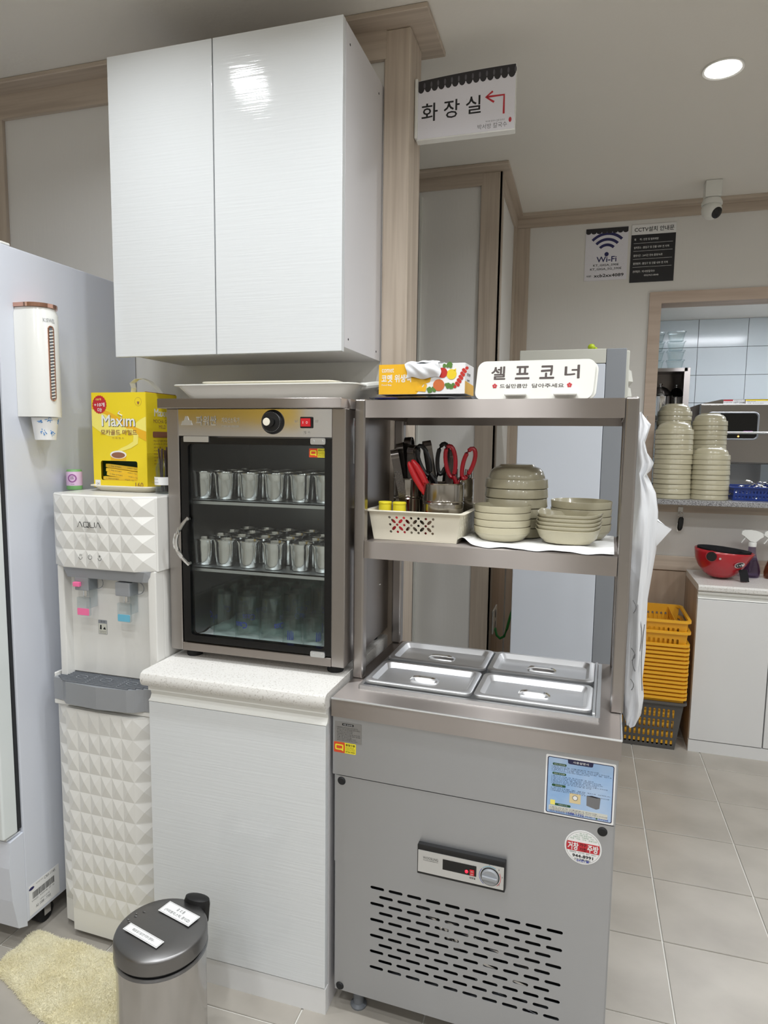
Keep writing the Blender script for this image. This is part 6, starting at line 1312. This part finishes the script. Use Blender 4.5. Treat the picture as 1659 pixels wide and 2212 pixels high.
for i in range(13):
    v = i / 12; z = 0.006 + 0.124 * v; rr = math.sin(math.acos(max(-1, 1 - (z / 0.135) * 0.98)))
    ring = []
    for k in range(NH):
        q = 2 * PI * k / NH; x = 0.116 * rr * math.cos(q); y = 0.098 * rr * math.sin(q)
        if math.cos(q) > 0: x *= 1 + 0.20 * v ** 3 * math.cos(q) ** 2
        zz = z
        if i >= 10:
            zz += (i - 9) / 3 * (0.018 * (0.5 - 0.5 * math.cos(q)) - 0.002)
        ring.append((x, y, zz))
    hr.append(ring)
hs = MB().loft(hr, caps=False); hs.b.faces.new([hs.b.verts.new((0.116 * 0.2 * math.cos(2 * PI * k / NH), 0.098 * 0.2 * math.sin(2 * PI * k / NH), 0.0035)) for k in range(NH)][::-1])
sh = part('shell', hs, 'helmet', t, 80)
m2 = sh.modifiers.new('thickness', 'SOLIDIFY'); m2.thickness = 0.004; m2.offset = 1
part('padding', MB().loft([[(x * 0.93, y * 0.93, z + 0.006) for x, y, z in r] for r in hr[2:]] + [[(x * 0.72, y * 0.68, 0.128 + 0.006 * math.sin(3 * k)) for k, (x, y, z) in enumerate(hr[-1])], [(x * 0.62, y * 0.55, 0.06) for x, y, z in hr[-1]]]), 'fabric', t, 60)
for s_ in (-1, 1):
    part('visor_screw', MB().cyl((-0.048, s_ * 0.086, 0.117), (-0.049, s_ * 0.101, 0.116), 0.022, 24), 'black', t)
part('visor_flange', MB().cyl((-0.048, -0.070, 0.117), (-0.0485, -0.0955, 0.1165), 0.0255, 24), 'helmet', t)
part('snap_stud', MB().cyl((-0.012, -0.096, 0.108), (-0.012, -0.1005, 0.108), 0.005, 14), 'lidst', t)
eT = Matrix.Translation((0.066, -0.0715, 0.084)) @ Matrix.Rotation(math.radians(33), 4, 'Z') @ Matrix.Rotation(math.radians(14), 4, 'X') @ Matrix.Rotation(math.radians(-10), 4, 'Y')
lgm = part('oval_emblem', MB().prism([(0.025 * math.cos(2 * PI * k / 28), 0.0135 * math.sin(2 * PI * k / 28)) for k in range(28)], -0.006, -0.012, eT), 'lidst', t, None)
part('emblem_swirl', MB().tube([eT @ Vector((0.0185 * math.cos(a), -0.0125, 0.009 * math.sin(a))) for a in [0.5 + 4.9 * k / 18 for k in range(19)]], 0.0028, 6).tube([eT @ Vector((0.007 * math.cos(a), -0.0125, 0.0045 * math.sin(a))) for a in [-0.6 + 5.2 * k / 14 for k in range(15)]], 0.0020, 6), 'black', lgm)
part('chin_strap', MB().strip([(0.090, -0.045, 0.055), (0.096, -0.062, 0.030), (0.098, -0.066, 0.010), (0.100, -0.070, 0.004)], (0.018, 0.006, 0), 0.004), 'fabric', t)
def spray(name, label, x, y, glassm, rz):
    o = thing('spray_bottle', label, 'bottle', (x, y, RZ), rz)
    part('bottle', MB().lathe([(0, 0), (0.036, 0.0), (0.041, 0.006), (0.043, 0.03), (0.037, 0.06), (0.024, 0.095), (0.018, 0.120), (0.0165, 0.140), (0.0165, 0.152), (0, 0.153)], 28, sx=1.0, sy=0.75), glassm, o)
    part('liquid', MB().lathe([(0, 0.003), (0.034, 0.003), (0.039, 0.008), (0.041, 0.03), (0.036, 0.056), (0.022, 0.095), (0, 0.096)], 28, sx=1.0, sy=0.75), M['lilac_fluid'] if glassm == 'purple' else M['amber_fluid'], o)
    part('collar', MB().lathe([(0.0165, 0.150), (0.0185, 0.150), (0.0185, 0.168), (0.016, 0.172), (0, 0.172)], 24), 'plas', o)
    part('head', MB().loft([[(x_, -w_, z), (x_, w_, z), (x_ + dx, w_ * 0.8, z2), (x_ + dx, -w_ * 0.8, z2)] for x_, w_, z, z2, dx in ((-0.052, 0.007, 0.208, 0.223, 0.002), (-0.040, 0.010, 0.200, 0.230, 0.0), (-0.012, 0.0115, 0.175, 0.231, 0.0), (0.012, 0.0115, 0.172, 0.228, 0.0), (0.030, 0.011, 0.190, 0.222, 0.0), (0.046, 0.009, 0.200, 0.212, 0.0), (0.050, 0.008, 0.197, 0.206, 0.0))]), 'plas', o, 60)
    part('trigger', MB().strip([(-0.032, 0, 0.205), (-0.036, 0, 0.190), (-0.045, 0, 0.175), (-0.050, 0, 0.167)], (0, 0.006, 0), 0.004), 'plas', o)
M['lilac_fluid'] = glass('lilac_fluid', (206, 194, 218), 0.8, 0.05); M['amber_fluid'] = glass('amber_fluid', (214, 184, 164), 0.8, 0.05)
spray('a', 'clear purple spray bottle with a white trigger head beside the red helmet', 0.803, 3.555, 'purple', 0.05)
spray('b', 'brown spray bottle with a white trigger head at the right edge', 0.900, 3.550, 'amber', 0.05)

# ------------------------------------------------------------------ nested shopping baskets on the floor
def basket(name, label, loc, mtl, grp, rows, full=True):
    o = thing(name, label, 'basket', loc, group=grp)
    L, D, h = 0.36, 0.26, 0.235; tp = 0.026
    a = math.atan2(tp, h)
    part('front_wall', slot_wall(L, h, 17, rows, 0.010, mtl, '', Matrix.Translation((-L, -D / 2 + 0.0, 0)) @ Matrix.Rotation(a, 4, 'X'), tp, 0.0018), mtl, o, None)
    part('back_wall', slot_wall(L, h, 17, rows, 0.010, mtl, '', Matrix.Translation((-L, D / 2, 0)) @ Matrix.Rotation(-a, 4, 'X'), tp, 0.0018), mtl, o, None)
    part('side_wall', slot_wall(D, h, 9, rows, 0.010, mtl, '', Matrix.Translation((0, -D / 2, 0)) @ Matrix.Rotation(PI / 2, 4, 'Z') @ Matrix.Rotation(-a, 4, 'X'), tp, 0.0018), mtl, o, None)
    part('side_wall', slot_wall(D, h, 9, rows, 0.010, mtl, '', Matrix.Translation((-L, -D / 2, 0)) @ Matrix.Rotation(PI / 2, 4, 'Z') @ Matrix.Rotation(a, 4, 'X'), tp, 0.0018), mtl, o, None)
    part('base', MB().box(-L, 0, -D / 2, D / 2, 0, 0.004), mtl, o, None)
    rm_ = MB().loft([ring_xy(-L - e, e, -D / 2 - e, D / 2 + e, z, 0.025) for e, z in ((tp, h - 0.004), (tp + 0.014, h - 0.004), (tp + 0.014, h + 0.007), (tp + 0.001, h + 0.007), (tp, h - 0.004))], caps=False)
    part('rim', rm_, mtl, o)
    part('front_handle', MB().box(-L, -0.155, -D / 2 - tp - 0.022, -D / 2 - tp - 0.012, h - 0.008, h + 0.011, 0.003, 1), mtl, o)
    return o
ROWS = ((0.018, 0.048), (0.060, 0.095), (0.107, 0.150), (0.160, 0.205))
bkX, bkY = 0.471, 3.40
basket('grey_basket', 'dark grey slotted shopping basket on the floor under the yellow stack', (bkX, bkY, 0.0005), 'gbask', 'nested shopping baskets', ROWS)
b0 = basket('yellow_basket', 'yellow shopping basket, lowest of the nested yellow stack', (bkX - 0.002, bkY, 0.026), 'ybask', 'nested shopping baskets', ROWS)
NB = 14; zs = [0.026 + 0.0195 * k for k in range(NB)] + [0.026 + 0.0195 * NB + 0.040, 0.026 + 0.0195 * NB + 0.092]
for k in range(1, len(zs)):
    copy_thing(b0, (bkX - 0.002 + 0.001 * math.sin(k * 2.3), bkY + 0.001 * math.cos(k * 1.7), zs[k]), (0, 0, 0), 'yellow shopping basket, %s of the nested yellow stack' % from_top(len(zs) - 1 - k))

fill_texts()
